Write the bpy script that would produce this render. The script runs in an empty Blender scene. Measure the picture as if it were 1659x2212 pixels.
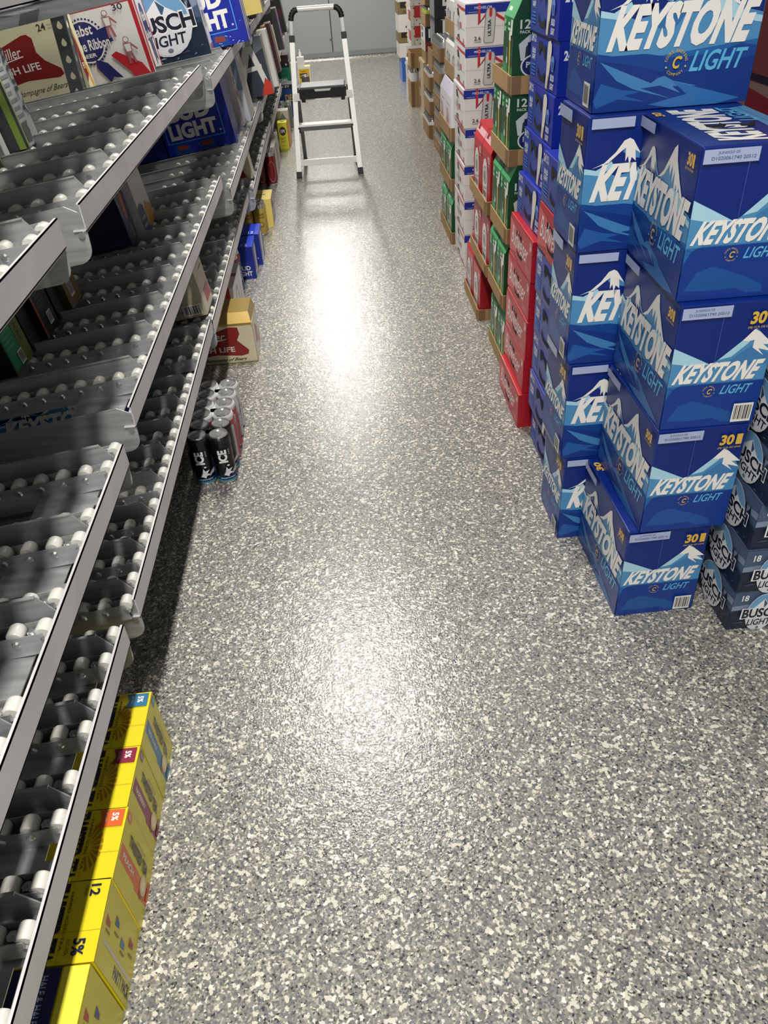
import bpy, bmesh, math, random
from mathutils import Vector, Matrix
from mathutils.geometry import tessellate_polygon
random.seed(7)
SC = bpy.context.scene
COL = SC.collection
# ---------------------------------------------------------------- camera
PITCH, ROLL, YAW, CAMH, FPX = .65432, .0774, .0228, 1.275, 1645.05
def cam_setup():
    f0 = Vector((math.sin(YAW)*math.cos(PITCH), math.cos(YAW)*math.cos(PITCH), -math.sin(PITCH)))
    r0 = Vector((math.cos(YAW), -math.sin(YAW), 0)); d0 = f0.cross(r0)
    rr = math.cos(ROLL)*r0+math.sin(ROLL)*d0; dd = -math.sin(ROLL)*r0+math.cos(ROLL)*d0
    cd = bpy.data.cameras.new('camera'); cd.sensor_fit = 'VERTICAL'; cd.sensor_height = 36
    cd.lens = FPX/2212*36; cd.clip_start = .02; cd.clip_end = 60
    c = bpy.data.objects.new('camera', cd); COL.objects.link(c)
    m = Matrix((rr, -dd, -f0)).transposed().to_4x4(); m.translation = Vector((0, 0, CAMH)); c.matrix_world = m
    SC.camera = c
cam_setup()
# ---------------------------------------------------------------- light and exposure
SC.view_settings.view_transform = 'Standard'; SC.view_settings.look = 'None'
SC.view_settings.exposure = 0.36; SC.view_settings.gamma = 1
W = bpy.data.worlds.new('world'); SC.world = W; W.use_nodes = True
W.node_tree.nodes['Background'].inputs[0].default_value = (.9, .95, 1, 1)
W.node_tree.nodes['Background'].inputs[1].default_value = .005
LAMP_Y = (-2.6, -.1, 3.2, 7.7, 10.0)
LAMP_X, LAMP_Z, LAMP_POWER = -.15, 2.66, 50
CEIL = 2.75
for k, y in enumerate(LAMP_Y):
    ld = bpy.data.lights.new('lamp_light', 'AREA'); ld.shape = 'RECTANGLE'; ld.size = .12; ld.size_y = 1.15
    ld.energy = LAMP_POWER*(1.0 if y < 3 else .95); ld.color = (1, .975, .92)
    lo = bpy.data.objects.new('lamp_light', ld); COL.objects.link(lo); lo.location = (LAMP_X, y, LAMP_Z-.045)
# ---------------------------------------------------------------- materials
def lin(h):
    h = h.lstrip('#'); o = []
    for i in (0, 2, 4):
        c = int(h[i:i+2], 16)/255; o.append(c/12.92 if c <= .04045 else ((c+.055)/1.055)**2.4)
    return (*o, 1)
MC = {}
def mat(h, rough=.42, metal=0., coat=0., bump=0., bscale=60., emit=0.):
    k = (h, rough, metal, coat, bump, bscale, emit)
    if k in MC: return MC[k]
    m = bpy.data.materials.new('surface'); m.use_nodes = True; nt = m.node_tree; b = nt.nodes['Principled BSDF']
    b.inputs['Base Color'].default_value = lin(h); b.inputs['Roughness'].default_value = rough
    b.inputs['Metallic'].default_value = metal; b.inputs['Coat Weight'].default_value = coat
    b.inputs['Coat Roughness'].default_value = .2
    if emit:
        b.inputs['Emission Color'].default_value = lin(h); b.inputs['Emission Strength'].default_value = emit
    if bump:
        n = nt.nodes.new('ShaderNodeTexNoise'); n.inputs['Scale'].default_value = bscale; n.inputs['Detail'].default_value = 3
        tc = nt.nodes.new('ShaderNodeTexCoord'); nt.links.new(tc.outputs['Object'], n.inputs['Vector'])
        bp = nt.nodes.new('ShaderNodeBump'); bp.inputs['Strength'].default_value = bump; bp.inputs['Distance'].default_value = .002
        nt.links.new(n.outputs['Fac'], bp.inputs['Height']); nt.links.new(bp.outputs['Normal'], b.inputs['Normal'])
    MC[k] = m; return m
def P(h): return mat(h, .4, 0, .12)            # printed glossy card
def zinc(h, rough, scale=(8, 8, 60), var=.25):
    k = ('zinc', h, rough, scale)
    if k in MC: return MC[k]
    m = mat(h, rough+.0001, .55).copy(); nt = m.node_tree; b = nt.nodes['Principled BSDF']
    tc = nt.nodes.new('ShaderNodeTexCoord'); mp = nt.nodes.new('ShaderNodeMapping'); mp.inputs['Scale'].default_value = scale
    n = nt.nodes.new('ShaderNodeTexNoise'); n.inputs['Scale'].default_value = 3; n.inputs['Detail'].default_value = 5
    nt.links.new(tc.outputs['Object'], mp.inputs[0]); nt.links.new(mp.outputs[0], n.inputs['Vector'])
    r = nt.nodes.new('ShaderNodeValToRGB'); c = lin(h)
    r.color_ramp.elements[0].position = .3; r.color_ramp.elements[1].position = .75
    r.color_ramp.elements[0].color = tuple(x*(1-var) for x in c[:3])+(1,); r.color_ramp.elements[1].color = tuple(min(1, x*(1+var)) for x in c[:3])+(1,)
    nt.links.new(n.outputs['Fac'], r.inputs[0]); nt.links.new(r.outputs[0], b.inputs['Base Color'])
    mr = nt.nodes.new('ShaderNodeMapRange'); mr.inputs[3].default_value = rough-.07; mr.inputs[4].default_value = rough+.12
    nt.links.new(n.outputs['Fac'], mr.inputs[0]); nt.links.new(mr.outputs[0], b.inputs['Roughness'])
    MC[k] = m; return m
def floor_mat():
    m = bpy.data.materials.new('epoxy_flake'); m.use_nodes = True; nt = m.node_tree; b = nt.nodes['Principled BSDF']; L = nt.links.new
    tc = nt.nodes.new('ShaderNodeTexCoord')
    def wob(scale, amt):
        n = nt.nodes.new('ShaderNodeTexNoise'); n.inputs['Scale'].default_value = scale; L(tc.outputs['Object'], n.inputs['Vector'])
        s = nt.nodes.new('ShaderNodeVectorMath'); s.operation = 'SCALE'; s.inputs['Scale'].default_value = amt; L(n.outputs['Color'], s.inputs[0])
        a = nt.nodes.new('ShaderNodeVectorMath'); a.operation = 'ADD'; L(tc.outputs['Object'], a.inputs[0]); L(s.outputs[0], a.inputs[1]); return a.outputs[0]
    v1 = nt.nodes.new('ShaderNodeTexVoronoi'); v1.inputs['Scale'].default_value = 300; L(wob(420, .0035), v1.inputs['Vector'])
    sp = nt.nodes.new('ShaderNodeSeparateColor'); L(v1.outputs['Color'], sp.inputs[0])
    r = nt.nodes.new('ShaderNodeValToRGB'); r.color_ramp.interpolation = 'CONSTANT'; e = r.color_ramp.elements
    tones = [(0, '#26272a'), (.05, '#53555a'), (.16, '#706f6c'), (.36, '#84827d'), (.52, '#67686a'), (.64, '#928e86'), (.78, '#a9a395'), (.90, '#cfc9b9'), (.96, '#766f62')]
    e[0].position = 0; e[0].color = lin(tones[0][1]); e[1].position = tones[1][0]; e[1].color = lin(tones[1][1])
    for p, h in tones[2:]:
        x = e.new(p); x.color = lin(h)
    L(sp.outputs[0], r.inputs[0])
    v2 = nt.nodes.new('ShaderNodeTexVoronoi'); v2.inputs['Scale'].default_value = 170; L(wob(240, .006), v2.inputs['Vector'])
    sp2 = nt.nodes.new('ShaderNodeSeparateColor'); L(v2.outputs['Color'], sp2.inputs[0])
    r2 = nt.nodes.new('ShaderNodeValToRGB'); r2.color_ramp.interpolation = 'CONSTANT'; e = r2.color_ramp.elements
    e[0].position = 0; e[0].color = (0, 0, 0, 1); e[1].position = .84; e[1].color = (1, 1, 1, 1); L(sp2.outputs[0], r2.inputs[0])
    r3 = nt.nodes.new('ShaderNodeValToRGB'); r3.color_ramp.interpolation = 'CONSTANT'; e = r3.color_ramp.elements
    e[0].color = lin('#cfc9ba'); e[1].position = .6; e[1].color = lin('#80807c'); x = e.new(.85); x.color = lin('#e2dfd4'); L(sp2.outputs[1], r3.inputs[0])
    mx = nt.nodes.new('ShaderNodeMix'); mx.data_type = 'RGBA'; L(r2.outputs[0], mx.inputs[0]); L(r.outputs[0], mx.inputs[6]); L(r3.outputs[0], mx.inputs[7])
    L(mx.outputs[2], b.inputs['Base Color'])
    nb = nt.nodes.new('ShaderNodeTexNoise'); nb.inputs['Scale'].default_value = 210; nb.inputs['Detail'].default_value = 2; L(tc.outputs['Object'], nb.inputs['Vector'])
    n2 = nt.nodes.new('ShaderNodeTexNoise'); n2.inputs['Scale'].default_value = 42; n2.inputs['Detail'].default_value = 2; L(tc.outputs['Object'], n2.inputs['Vector'])
    b1 = nt.nodes.new('ShaderNodeBump'); b1.inputs['Strength'].default_value = .65; b1.inputs['Distance'].default_value = .0013; L(nb.outputs['Fac'], b1.inputs['Height'])
    b2 = nt.nodes.new('ShaderNodeBump'); b2.inputs['Strength'].default_value = .5; b2.inputs['Distance'].default_value = .002; L(n2.outputs['Fac'], b2.inputs['Height']); L(b1.outputs[0], b2.inputs['Normal'])
    L(b2.outputs[0], b.inputs['Normal']); L(b2.outputs[0], b.inputs['Coat Normal'])
    b.inputs['Roughness'].default_value = .42; b.inputs['Coat Weight'].default_value = .85; b.inputs['Coat Roughness'].default_value = .12; b.inputs['Coat IOR'].default_value = 1.5
    return m
ZR = zinc('#dad6d9', .5, (30, 2, 2), .10); ZR.node_tree.nodes['Principled BSDF'].inputs['Metallic'].default_value = .3      # rails
ZT = zinc('#b9bcbd', .36, (3, 30, 30), .2)      # tracks
ZD = zinc('#85888b', .36, (6, 6, 6), .2)
CHROME = mat('#dcddde', .2, .85); WHEEL = mat('#d3d0c8', .35, 0, .15); KRAFT = mat('#a8875c', .75, 0, 0, .3, 90); KRAFTD = mat('#7d6241', .8)
BLACKP = mat('#101012', .45); HOLE = mat('#050506', .9)
# ---------------------------------------------------------------- mesh builder
def tag(o, label=None, cat=None, group=None, kind=None):
    if label: o['label'] = label
    if cat: o['category'] = cat
    if group: o['group'] = group
    if kind: o['kind'] = kind
    return o
class MB:
    def __init__(s): s.v = []; s.f = []; s.m = []; s.mats = []
    def mi(s, m):
        if m not in s.mats: s.mats.append(m)
        return s.mats.index(m)
    def add(s, vs, fs, m, M=None):
        b = len(s.v); k = s.mi(m)
        for p in vs: s.v.append(tuple(M @ Vector(p)) if M else tuple(p))
        for f in fs: s.f.append([b+i for i in f]); s.m.append(k)
    def box(s, x0, x1, y0, y1, z0, z1, m, M=None):
        s.add([(x0, y0, z0), (x1, y0, z0), (x1, y1, z0), (x0, y1, z0), (x0, y0, z1), (x1, y0, z1), (x1, y1, z1), (x0, y1, z1)],
              [(0, 3, 2, 1), (4, 5, 6, 7), (0, 1, 5, 4), (1, 2, 6, 5), (2, 3, 7, 6), (3, 0, 4, 7)], m, M)
    def bbox(s, x0, x1, y0, y1, z0, z1, m, r=.002, M=None):      # box with rounded edges
        bm = bmesh.new(); bmesh.ops.create_cube(bm, size=1)
        for v in bm.verts: v.co = Vector((x0+(v.co.x+.5)*(x1-x0), y0+(v.co.y+.5)*(y1-y0), z0+(v.co.z+.5)*(z1-z0)))
        bmesh.ops.bevel(bm, geom=bm.edges[:], offset=r, segments=2, affect='EDGES', profile=.6); bm.verts.index_update()
        s.add([v.co.copy() for v in bm.verts], [[v.index for v in f.verts] for f in bm.faces], m, M); bm.free()
    def lathe(s, prof, m, n=24, M=None, mats=None):
        b = []; 
        for (r, z) in prof:
            b += [(r*math.cos(2*math.pi*i/n), r*math.sin(2*math.pi*i/n), z) for i in range(n)]
        for j in range(len(prof)-1):
            fs = [(j*n+i, j*n+(i+1) % n, (j+1)*n+(i+1) % n, (j+1)*n+i) for i in range(n)]
            if j == 0: base = len(s.v); s.add(b, [], m, M)
            k = s.mi(mats[j] if mats else m)
            for f in fs: s.f.append([base+i for i in f]); s.m.append(k)
        s.f.append([base+i for i in range(n)][::-1]); s.m.append(s.mi(mats[0] if mats else m))
        s.f.append([base+(len(prof)-1)*n+i for i in range(n)]); s.m.append(s.mi(mats[-1] if mats else m))
    def cyl(s, p0, p1, r, m, n=12, r1=None):
        p0 = Vector(p0); p1 = Vector(p1); d = p1-p0; q = d.to_track_quat('Z', 'Y').to_matrix().to_4x4(); q.translation = p0
        s.lathe([(r, 0), (r if r1 is None else r1, d.length)], m, n, q)
    def bar(s, p0, p1, w, t, m, up=(0, 1, 0)):                   # rectangular bar along p0-p1
        p0 = Vector(p0); p1 = Vector(p1); z = (p1-p0); L = z.length; z.normalize(); x = Vector(up).cross(z).normalized(); y = z.cross(x)
        M = Matrix((x, y, z)).transposed().to_4x4(); M.translation = p0
        s.box(-w/2, w/2, -t/2, t/2, 0, L, m, M)
    def slab(s, pts, m, fn, th):                                 # polygon (2d) extruded; fn(u,v,w)->xyz
        n = len(pts); tr = tessellate_polygon([[Vector((p[0], p[1], 0)) for p in pts]])
        vs = [fn(p[0], p[1], 0) for p in pts]+[fn(p[0], p[1], th) for p in pts]
        fs = [list(t) for t in tr]+[[i+n for i in t][::-1] for t in tr]+[(i, (i+1) % n, (i+1) % n+n, i+n) for i in range(n)]
        s.add(vs, fs, m)
    def build(s, name, parent=None, smooth=False):
        me = bpy.data.meshes.new(name); me.from_pydata(s.v, [], s.f)
        for m in s.mats: me.materials.append(m)
        me.polygons.foreach_set('material_index', s.m)
        if smooth: me.polygons.foreach_set('use_smooth', [True]*len(s.f))
        me.update()
        bm = bmesh.new(); bm.from_mesh(me)
        if smooth:
            for e in bm.edges:
                if len(e.link_faces) == 2 and e.calc_face_angle(0) > .6: e.smooth = False
            bm.to_mesh(me)
        bm.free()
        o = bpy.data.objects.new(name, me); COL.objects.link(o)
        if parent: o.parent = parent
        return o
def empty(name, loc=(0, 0, 0), rz=0.):
    o = bpy.data.objects.new(name, None); COL.objects.link(o); o.location = loc; o.rotation_euler = (0, 0, rz); o.empty_display_size = .05; return o
def copy_tree(o, parent=None):
    c = o.copy(); COL.objects.link(c)
    if parent: c.parent = parent
    for ch in o.children: copy_tree(ch, c)
    return c
# ---------------------------------------------------------------- printing on faces
TX = {}
def glyphs(t, bold):
    k = (t, bold)
    if k in TX: return TX[k]
    cu = bpy.data.curves.new('t', 'FONT'); cu.body = t; cu.size = 1; cu.resolution_u = 3; cu.offset = bold; cu.fill_mode = 'FRONT'
    ob = bpy.data.objects.new('t', cu); COL.objects.link(ob)
    me = ob.to_mesh(); vs = [(v.co.x, v.co.y) for v in me.vertices]; fs = [list(p.vertices) for p in me.polygons]
    ob.to_mesh_clear(); bpy.data.objects.remove(ob); bpy.data.curves.remove(cu)
    x0 = min(v[0] for v in vs); x1 = max(v[0] for v in vs); y0 = min(v[1] for v in vs); y1 = max(v[1] for v in vs)
    vs = [((x-x0)/(x1-x0), (y-y0)/(y1-y0)) for x, y in vs]; TX[k] = (vs, fs); return TX[k]
def R(c, u0, v0, u1, v1): return ('p', c, [(u0, v0), (u1, v0), (u1, v1), (u0, v1)])
def Q(c, *pts): return ('p', c, list(pts))
def T(c, t, u0, v0, u1, v1, sh=0., rot=0, bold=.02): return ('t', c, t, u0, v0, u1, v1, sh, rot, bold)
def C(c, u, v, ru, rv, a0=0, a1=360): return ('p', c, [(u+ru*math.cos(math.radians(a0+(a1-a0)*i/20)), v+rv*math.sin(math.radians(a0+(a1-a0)*i/20))) for i in range(20 if a1-a0 == 360 else 21)])
def BAR(u0, v0, u1, v1):
    o = [R('#e6e4df', u0, v0, u1, v1)]; du = (u1-u0); x = u0+.08*du; k = 0
    while x < u1-.1*du:
        w = du*(.025, .05, .03, .06, .025)[k % 5]; o.append(R('#17171a', x, v0+.14*(v1-v0), x+w, v1-.1*(v1-v0))); x += w+du*(.03, .04, .06)[k % 3]; k += 1
    return o
def ink(mb, ops, fn, off0=.0003, step=.00012):
    """ops in 0..1 face coordinates; fn(u, v, height_above) -> xyz"""
    off = off0
    for op in ops:
        off += step
        if op[0] == 'p':
            pts = op[2]; tr = tessellate_polygon([[Vector((p[0], p[1], 0)) for p in pts]])
            a = sum(pts[i][0]*pts[(i+1) % len(pts)][1]-pts[(i+1) % len(pts)][0]*pts[i][1] for i in range(len(pts)))
            fs = []
            for t in tr:
                A, B, D = (pts[i] for i in t); s = (B[0]-A[0])*(D[1]-A[1])-(D[0]-A[0])*(B[1]-A[1])
                fs.append(tuple(t) if s > 0 else tuple(t)[::-1])
            mb.add([fn(p[0], p[1], off) for p in pts], fs, op[1] if not isinstance(op[1], str) else P(op[1]))
        else:
            _, c, t, u0, v0, u1, v1, sh, rot, bold = op; vs, fs = glyphs(t, bold); o = []
            for x, y in vs:
                if sh: x = (x+.27*sh*y)/(1+.27*sh)
                if rot == 90: a, b = 1-y, x
                elif rot == -90: a, b = y, 1-x
                elif rot == 180: a, b = 1-x, 1-y
                elif isinstance(rot, tuple):
                    A, asp = rot; dx, dy = (x-.5)*u1, (y-.5)*v1
                    o.append(fn(u0+(dx*math.cos(A)-dy*math.sin(A))*asp, v0+dx*math.sin(A)+dy*math.cos(A), off)); continue
                else: a, b = x, y
                o.append(fn(u0+a*(u1-u0), v0+b*(v1-v0), off))
            mb.add(o, fs, P(c) if isinstance(c, str) else c)
def face_fn(face, w, d, h):
    x, y = w/2, d/2
    if face == 'F': return lambda u, v, o: (-x+u*w, -y-o, v*h)
    if face == 'B': return lambda u, v, o: (x-u*w, y+o, v*h)
    if face == 'L': return lambda u, v, o: (-x-o, y-u*d, v*h)
    if face == 'R': return lambda u, v, o: (x+o, -y+u*d, v*h)
    return lambda u, v, o: (-x+u*w, -y+v*d, h+o)
def carton(name, w, d, h, base, faces, r=.003, top=None):
    """one carton mesh, origin at the middle of its underside"""
    mb = MB(); mb.bbox(-w/2, w/2, -d/2, d/2, 0, h, P(base), r)
    for k, ops in faces.items(): ink(mb, ops, face_fn(k, w, d, h))
    return mb.build(name)
def put(o, x, y, z, rz=0., ry=0.):
    o.location = (x, y, z); o.rotation_euler = (0, ry, rz); return o
ORD = ['bottom', 'second from the floor', 'third from the floor', 'fourth from the floor', 'fifth from the floor', 'sixth from the floor', 'seventh from the floor', 'eighth from the floor', 'ninth from the floor', 'tenth from the floor']
CNT = ['first', 'second', 'third', 'fourth', 'fifth', 'sixth', 'seventh', 'eighth', 'ninth', 'tenth', 'eleventh', 'twelfth']
# ================================================================ SETTING
XL, XR, Y0, Y1 = -1.75, 1.75, -3.2, 10.85
def struct(name, fn):
    mb = MB(); fn(mb); return tag(mb.build(name), kind='structure')
FM = floor_mat(); WALLM = zinc('#8f9291', .5, (4, 4, 4), .06); WALLM.node_tree.nodes['Principled BSDF'].inputs['Metallic'].default_value = .15
n = WALLM.node_tree.nodes
WBM = mat('#9fa3a3', .55, .1, 0, .5, 220); CEILM = mat('#9b9d9c', .6); BASEM = mat('#85898a', .5)
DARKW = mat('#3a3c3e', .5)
struct('floor', lambda b: b.box(XL, XR, Y0, Y1, -.05, 0, FM))
struct('ceiling', lambda b: b.box(XL, XR, Y0, Y1, CEIL, CEIL+.05, CEILM))
struct('wall_back', lambda b: b.box(XL, XR, Y1, Y1+.08, 0, CEIL, WBM))
struct('wall_near', lambda b: b.box(XL, XR, Y0-.08, Y0, 0, CEIL, WALLM))
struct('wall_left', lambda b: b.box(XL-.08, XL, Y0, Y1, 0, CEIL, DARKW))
struct('wall_right', lambda b: b.box(XR, XR+.08, Y0, Y1, 0, CEIL, WALLM))
def cove(b):
    for i in range(6):
        a = math.radians(i*15); a2 = math.radians((i+1)*15)
        p = lambda t: (.05*(1-math.sin(t)), .05*(1-math.cos(t)))
        (y, z), (y2, z2) = p(a), p(a2)
        b.add([(XL, Y1-y2, z2), (XR, Y1-y2, z2), (XR, Y1-y, z), (XL, Y1-y, z)], [(0, 1, 2, 3)], FM)
    b.box(XL, XR, Y1-.012, Y1-.001, .045, .095, BASEM)
struct('baseboard_back', cove)
struct('trim_1', lambda b: (b.box(.055, .067, Y1-.004, Y1+.001, .09, CEIL-.01, mat('#3b3e40', .6)), b.cyl((.042, Y1-.006, .225), (.042, Y1, .225), .007, BLACKP)))
for k, y in enumerate(LAMP_Y):
    o = empty('ceiling_light', (LAMP_X, y, CEIL))
    mb = MB(); mb.bbox(-.09, .09, -.62, .62, -.05, -.001, mat('#d8d8d4', .5), .006); mb.build('lamp_housing', o)
    mb = MB(); mb.box(-.06, .06, -.575, .575, -.062, -.0505, mat('#fff8ea', .5, 0, 0, 0, 60, 6.)); mb.build('diffuser', o)
    tag(o, 'long white strip light on the ceiling over the aisle, ' + ('behind the viewer', 'straight overhead', 'just past the nearer shelf bays', 'beyond the step ladder', 'close to the back wall')[k], 'ceiling light', 'strip lights over the aisle')
# ================================================================ FLOW SHELVES
SLOPE = math.atan(.13)
UNIT = {}
def roller_mesh():
    if 'r' not in UNIT:
        mb = MB(); M = Matrix.Rotation(math.pi/2, 4, 'X'); M.translation = Vector((0, .0115, 0))
        mb.lathe([(.0035, 0), (.0108, .0), (.0125, .003), (.0125, .020), (.0108, .023), (.0035, .023)], WHEEL, 18, M)
        o = mb.build('roller', None, True); UNIT['r'] = o.data; bpy.data.objects.remove(o)
    return UNIT['r']
def bolt_mesh():
    if 'b' not in UNIT:
        mb = MB(); mb.cyl((0, 0, -.02), (0, 0, .004), .0035, CHROME, 8); mb.cyl((0, 0, -.004), (0, 0, .0), .0075, CHROME, 6)
        o = mb.build('bolt'); UNIT['b'] = o.data; bpy.data.objects.remove(o)
    return UNIT['b']
def track(sh, xr, y, zt, L, nroll, double, small=False):
    """roller track running away from the aisle; y = divider line"""
    o = empty('roller_track', Vector((xr-.008, y, zt))-sh.location); o.rotation_euler = (0, -SLOPE, 0); o.parent = sh
    mb = MB()
    rows = (-.038, .024) if double else (-.038,)
    # divider: thin upright sheet with a sloped front end
    mb.slab([(-L, -.042), (-.03, -.042), (-.004, -.038), (-.004, -.022), (-.026, .019), (-L, .019)], ZT, lambda u, v, w: (u, w-.001, v), .0022)
    mb.box(-L, -.026, -.004, .0016, .0185, .0205, ZT)
    for r in rows:
        s = -1 if r < 0 else 1
        for q in (-.0135, .0135):
            mb.box(-L, -.012, r+q-.0008, r+q+.0008, -.042, -.006, ZT)
        mb.box(-L, -.012, min(r-.0135, 0) if s < 0 else 0, max(0, r) if s < 0 else r+.0135, -.043, -.0415, ZT)
        xk = -.014
        for i in range(int(L/.0425)):
            x = -.012-i*.0425
            if x < -L+.02 or i >= nroll: break
            mb.cyl((x, r-.0172, -.0185), (x, r-.0140, -.0185), .0045, CHROME, 10, .0072)
            if small: 
                mb.add([(x+.0115*math.cos(a*.524), r+q, -.0105+.0125*math.sin(a*.524)) for q in (-.011, .011) for a in range(7)], [(a, a+1, a+8, a+7) for a in range(6)]+[tuple(range(7))[::-1]], WHEEL)
    mb.build('track_body', o)
    if not small:
        for r in rows:
            for i in range(nroll):
                x = -.012-i*.0425
                if x < -L+.02: break
                c = bpy.data.objects.new('roller', roller_mesh()); COL.objects.link(c); c.parent = o; c.location = (x, r, -.0105)
            c = bpy.data.objects.new('bolt', bolt_mesh()); COL.objects.link(c); c.parent = o; c.location = (-.033, r, -.012)
    return o
def shelf(xr, y0, y1, zt, where, depth=1.1, pan=True):
    """frame of one flow shelf: rail on the aisle side, cross bars and end plates"""
    o = empty('flow_shelf', (xr, y0, zt-.05))
    def mbn(): return MB()
    H = .05
    mb = MB()
    mb.box(-.002, .0, 0, y1-y0, 0.003, H, ZR); mb.box(-.024, 0, 0, y1-y0, .003, .005, ZR); mb.box(-.006, 0, 0, y1-y0, H-.002, H, ZR)
    mb.build('rear_rail', o)
    mb = MB(); Y = y1-y0
    for (a, b) in ((-.032, -.006), (-.15, -.043)): mb.box(a, b, .01, Y-.01, -.004, -.002, ZT)
    k = 0; yy = .02
    while yy < Y-.05:
        mb.box(-.043, -.032, yy, yy+.022, -.004, -.002, ZT); yy += .115
    mb.build('cross_bar', o)
    mb = MB()
    for x in (-.52, -depth+.03):
        mb.box(x-.03, x+.03, .01, Y-.01, -.004-.13*abs(x)-.012, -.002-.13*abs(x)-.012, ZD)
    mb.build('cross_bar', o)
    for yy, t in ((.004, 1), (Y-.006, -1)):
        mb = MB(); r = .03; zb = -.055
        pts = [(-depth, .04-.13*depth), (-.03, .046), (.0, .03)]+[(-.002-r+r*math.cos(a), zb+r+r*math.sin(a)) for a in [math.radians(-i*15) for i in range(7)]]+[(-depth, zb-.13*depth)]
        mb.slab(pts, ZT, lambda u, v, w: (u, yy+w, v), .002)
        mb.cyl((-.012, yy-.004, -.004), (-.012, yy+.006, -.004), .006, CHROME, 8)
        mb.build('end_plate', o)
    tag(o, 'galvanised flow shelf with roller tracks, ' + where, 'shelf', 'gravity flow shelving on the left')
    return o
LV = {1: 'lowest shelf level', 2: 'middle shelf level', 3: 'upper shelf level', 4: 'topmost shelf level'}
BAYN = ['bay nearest the viewer', 'second bay', 'third bay', 'fourth bay', 'farthest bay']
def level(lv, bay, xr, y0, y1, zt, divs, L=1.0, n=10, small=False):
    sh = shelf(xr, y0, y1, zt, '%s, %s' % (LV[lv], BAYN[bay]))
    for y in sorted(divs): track(sh, xr, y, zt, L, n, True, small)
def rng(a, b, s):
    o = []; 
    while a < b: o.append(a); a += s
    return o
level(4, 0, -.45, -.6, 1.19, 1.29, rng(-.45, 1.1, .3), .9, 4, True)  # unseen bay, added with few tracks for the shadow it casts
level(4, 1, -.45, 1.24, 3.1, 1.262, rng(1.35, 3.0, .24), .9, 4, True)
level(3, 0, -.45, -.5, 1.272, .942, [1.225, 1.03, .82, .6, .38, .15], 1.0, 10)
level(3, 1, -.45, 1.395, 3.11, .930, [1.525, 1.745, 1.945, 2.165, 2.41, 2.685, 2.925], 1.05, 19)
level(2, 0, -.45, -.5, 1.245, .536, [1.222, 1.015, .82, .62, .43, .24], 1.0, 9)
level(2, 1, -.45, 1.345, 3.12, .560, [1.545, 1.735, 1.915, 2.115, 2.30, 2.50, 2.70, 2.90, 3.03], 1.0, 14)
level(1, 0, -.45, -.5, .975, .331, [.94, .80, .65, .50, .34, .18], .8, 7)
level(1, 1, -.45, 1.055, 2.338, .316, [1.10, 1.222, 1.342, 1.465, 1.58, 1.70, 1.82, 1.937, 2.13, 2.27], .8, 7)
level(1, 2, -.445, 2.35, 3.87, .310, rng(2.43, 3.8, .17), .8, 6, True)
level(1, 3, -.42, 3.93, 5.58, .305, rng(4.05, 5.5, .19), .8, 5, True)
level(1, 4, -.42, 5.64, 7.38, .275, rng(5.75, 7.3, .22), .7, 4, True)
level(2, 2, -.425, 3.16, 5.05, .505, rng(3.27, 5.0, .2), .9, 8, True)
level(2, 3, -.42, 5.1, 7.25, .49, rng(5.2, 7.2, .21), .8, 5, True)
level(2, 4, -.42, 7.3, 10.3, .475, rng(7.4, 10.2, .24), .7, 4, True)
level(3, 2, -.425, 3.16, 5.05, .89, rng(3.27, 5.0, .2), .9, 10, True)
level(3, 3, -.42, 5.1, 7.25, .885, rng(5.2, 7.2, .21), .8, 5, True)
# perforated uprights
def upright(x, y, where):
    mb = MB(); h = CEIL; M0 = mat('#6e7274', .4, .7)
    def strip(fn, w):
        # ladder of cells each with a teardrop hole
        c = .05; z = 0.
        while z < h-.001:
            z1 = min(z+c, h)
            outer = [(0, z), (w, z), (w, z1), (0, z1)]
            hole = []
            for i in range(12):
                a = 2*math.pi*i/12; rr = .0095; px = w/2+rr*math.cos(a)*(1 if math.sin(a) < 0 else 1-.55*math.sin(a)); pz = (z+z1)/2+rr*math.sin(a)*(1.5 if math.sin(a) > 0 else 1.)
                hole.append((px, pz))
            loops = [[Vector((p[0], p[1], 0)) for p in outer], [Vector((p[0], p[1], 0)) for p in hole[::-1]]]
            tr = tessellate_polygon(loops); allp = outer+hole[::-1]
            mb.add([fn(p[0], p[1]) for p in allp], [list(t) for t in tr], M0)
            z += c
    strip(lambda u, v: (x-.03+u, y, v), .045)
    strip(lambda u, v: (x+.015, y+u, v), .04)
    mb.box(x-.032, x-.028, y-.001, y+.035, 0, h, M0); mb.box(x+.013, x+.0165, y+.038, y+.04, 0, h, M0)
    o = mb.build('shelf_upright'); o.location = (0, 0, .0)
    tag(o, 'perforated steel shelf post standing ' + where, 'post', 'perforated posts of the flow shelves')
upright(-.89, 3.117, 'beside the cream carton with the red badge')
upright(-.89, 1.30, 'between the two nearest shelf bays')
upright(-.89, 5.06, 'between the third and fourth shelf bays')
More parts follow.
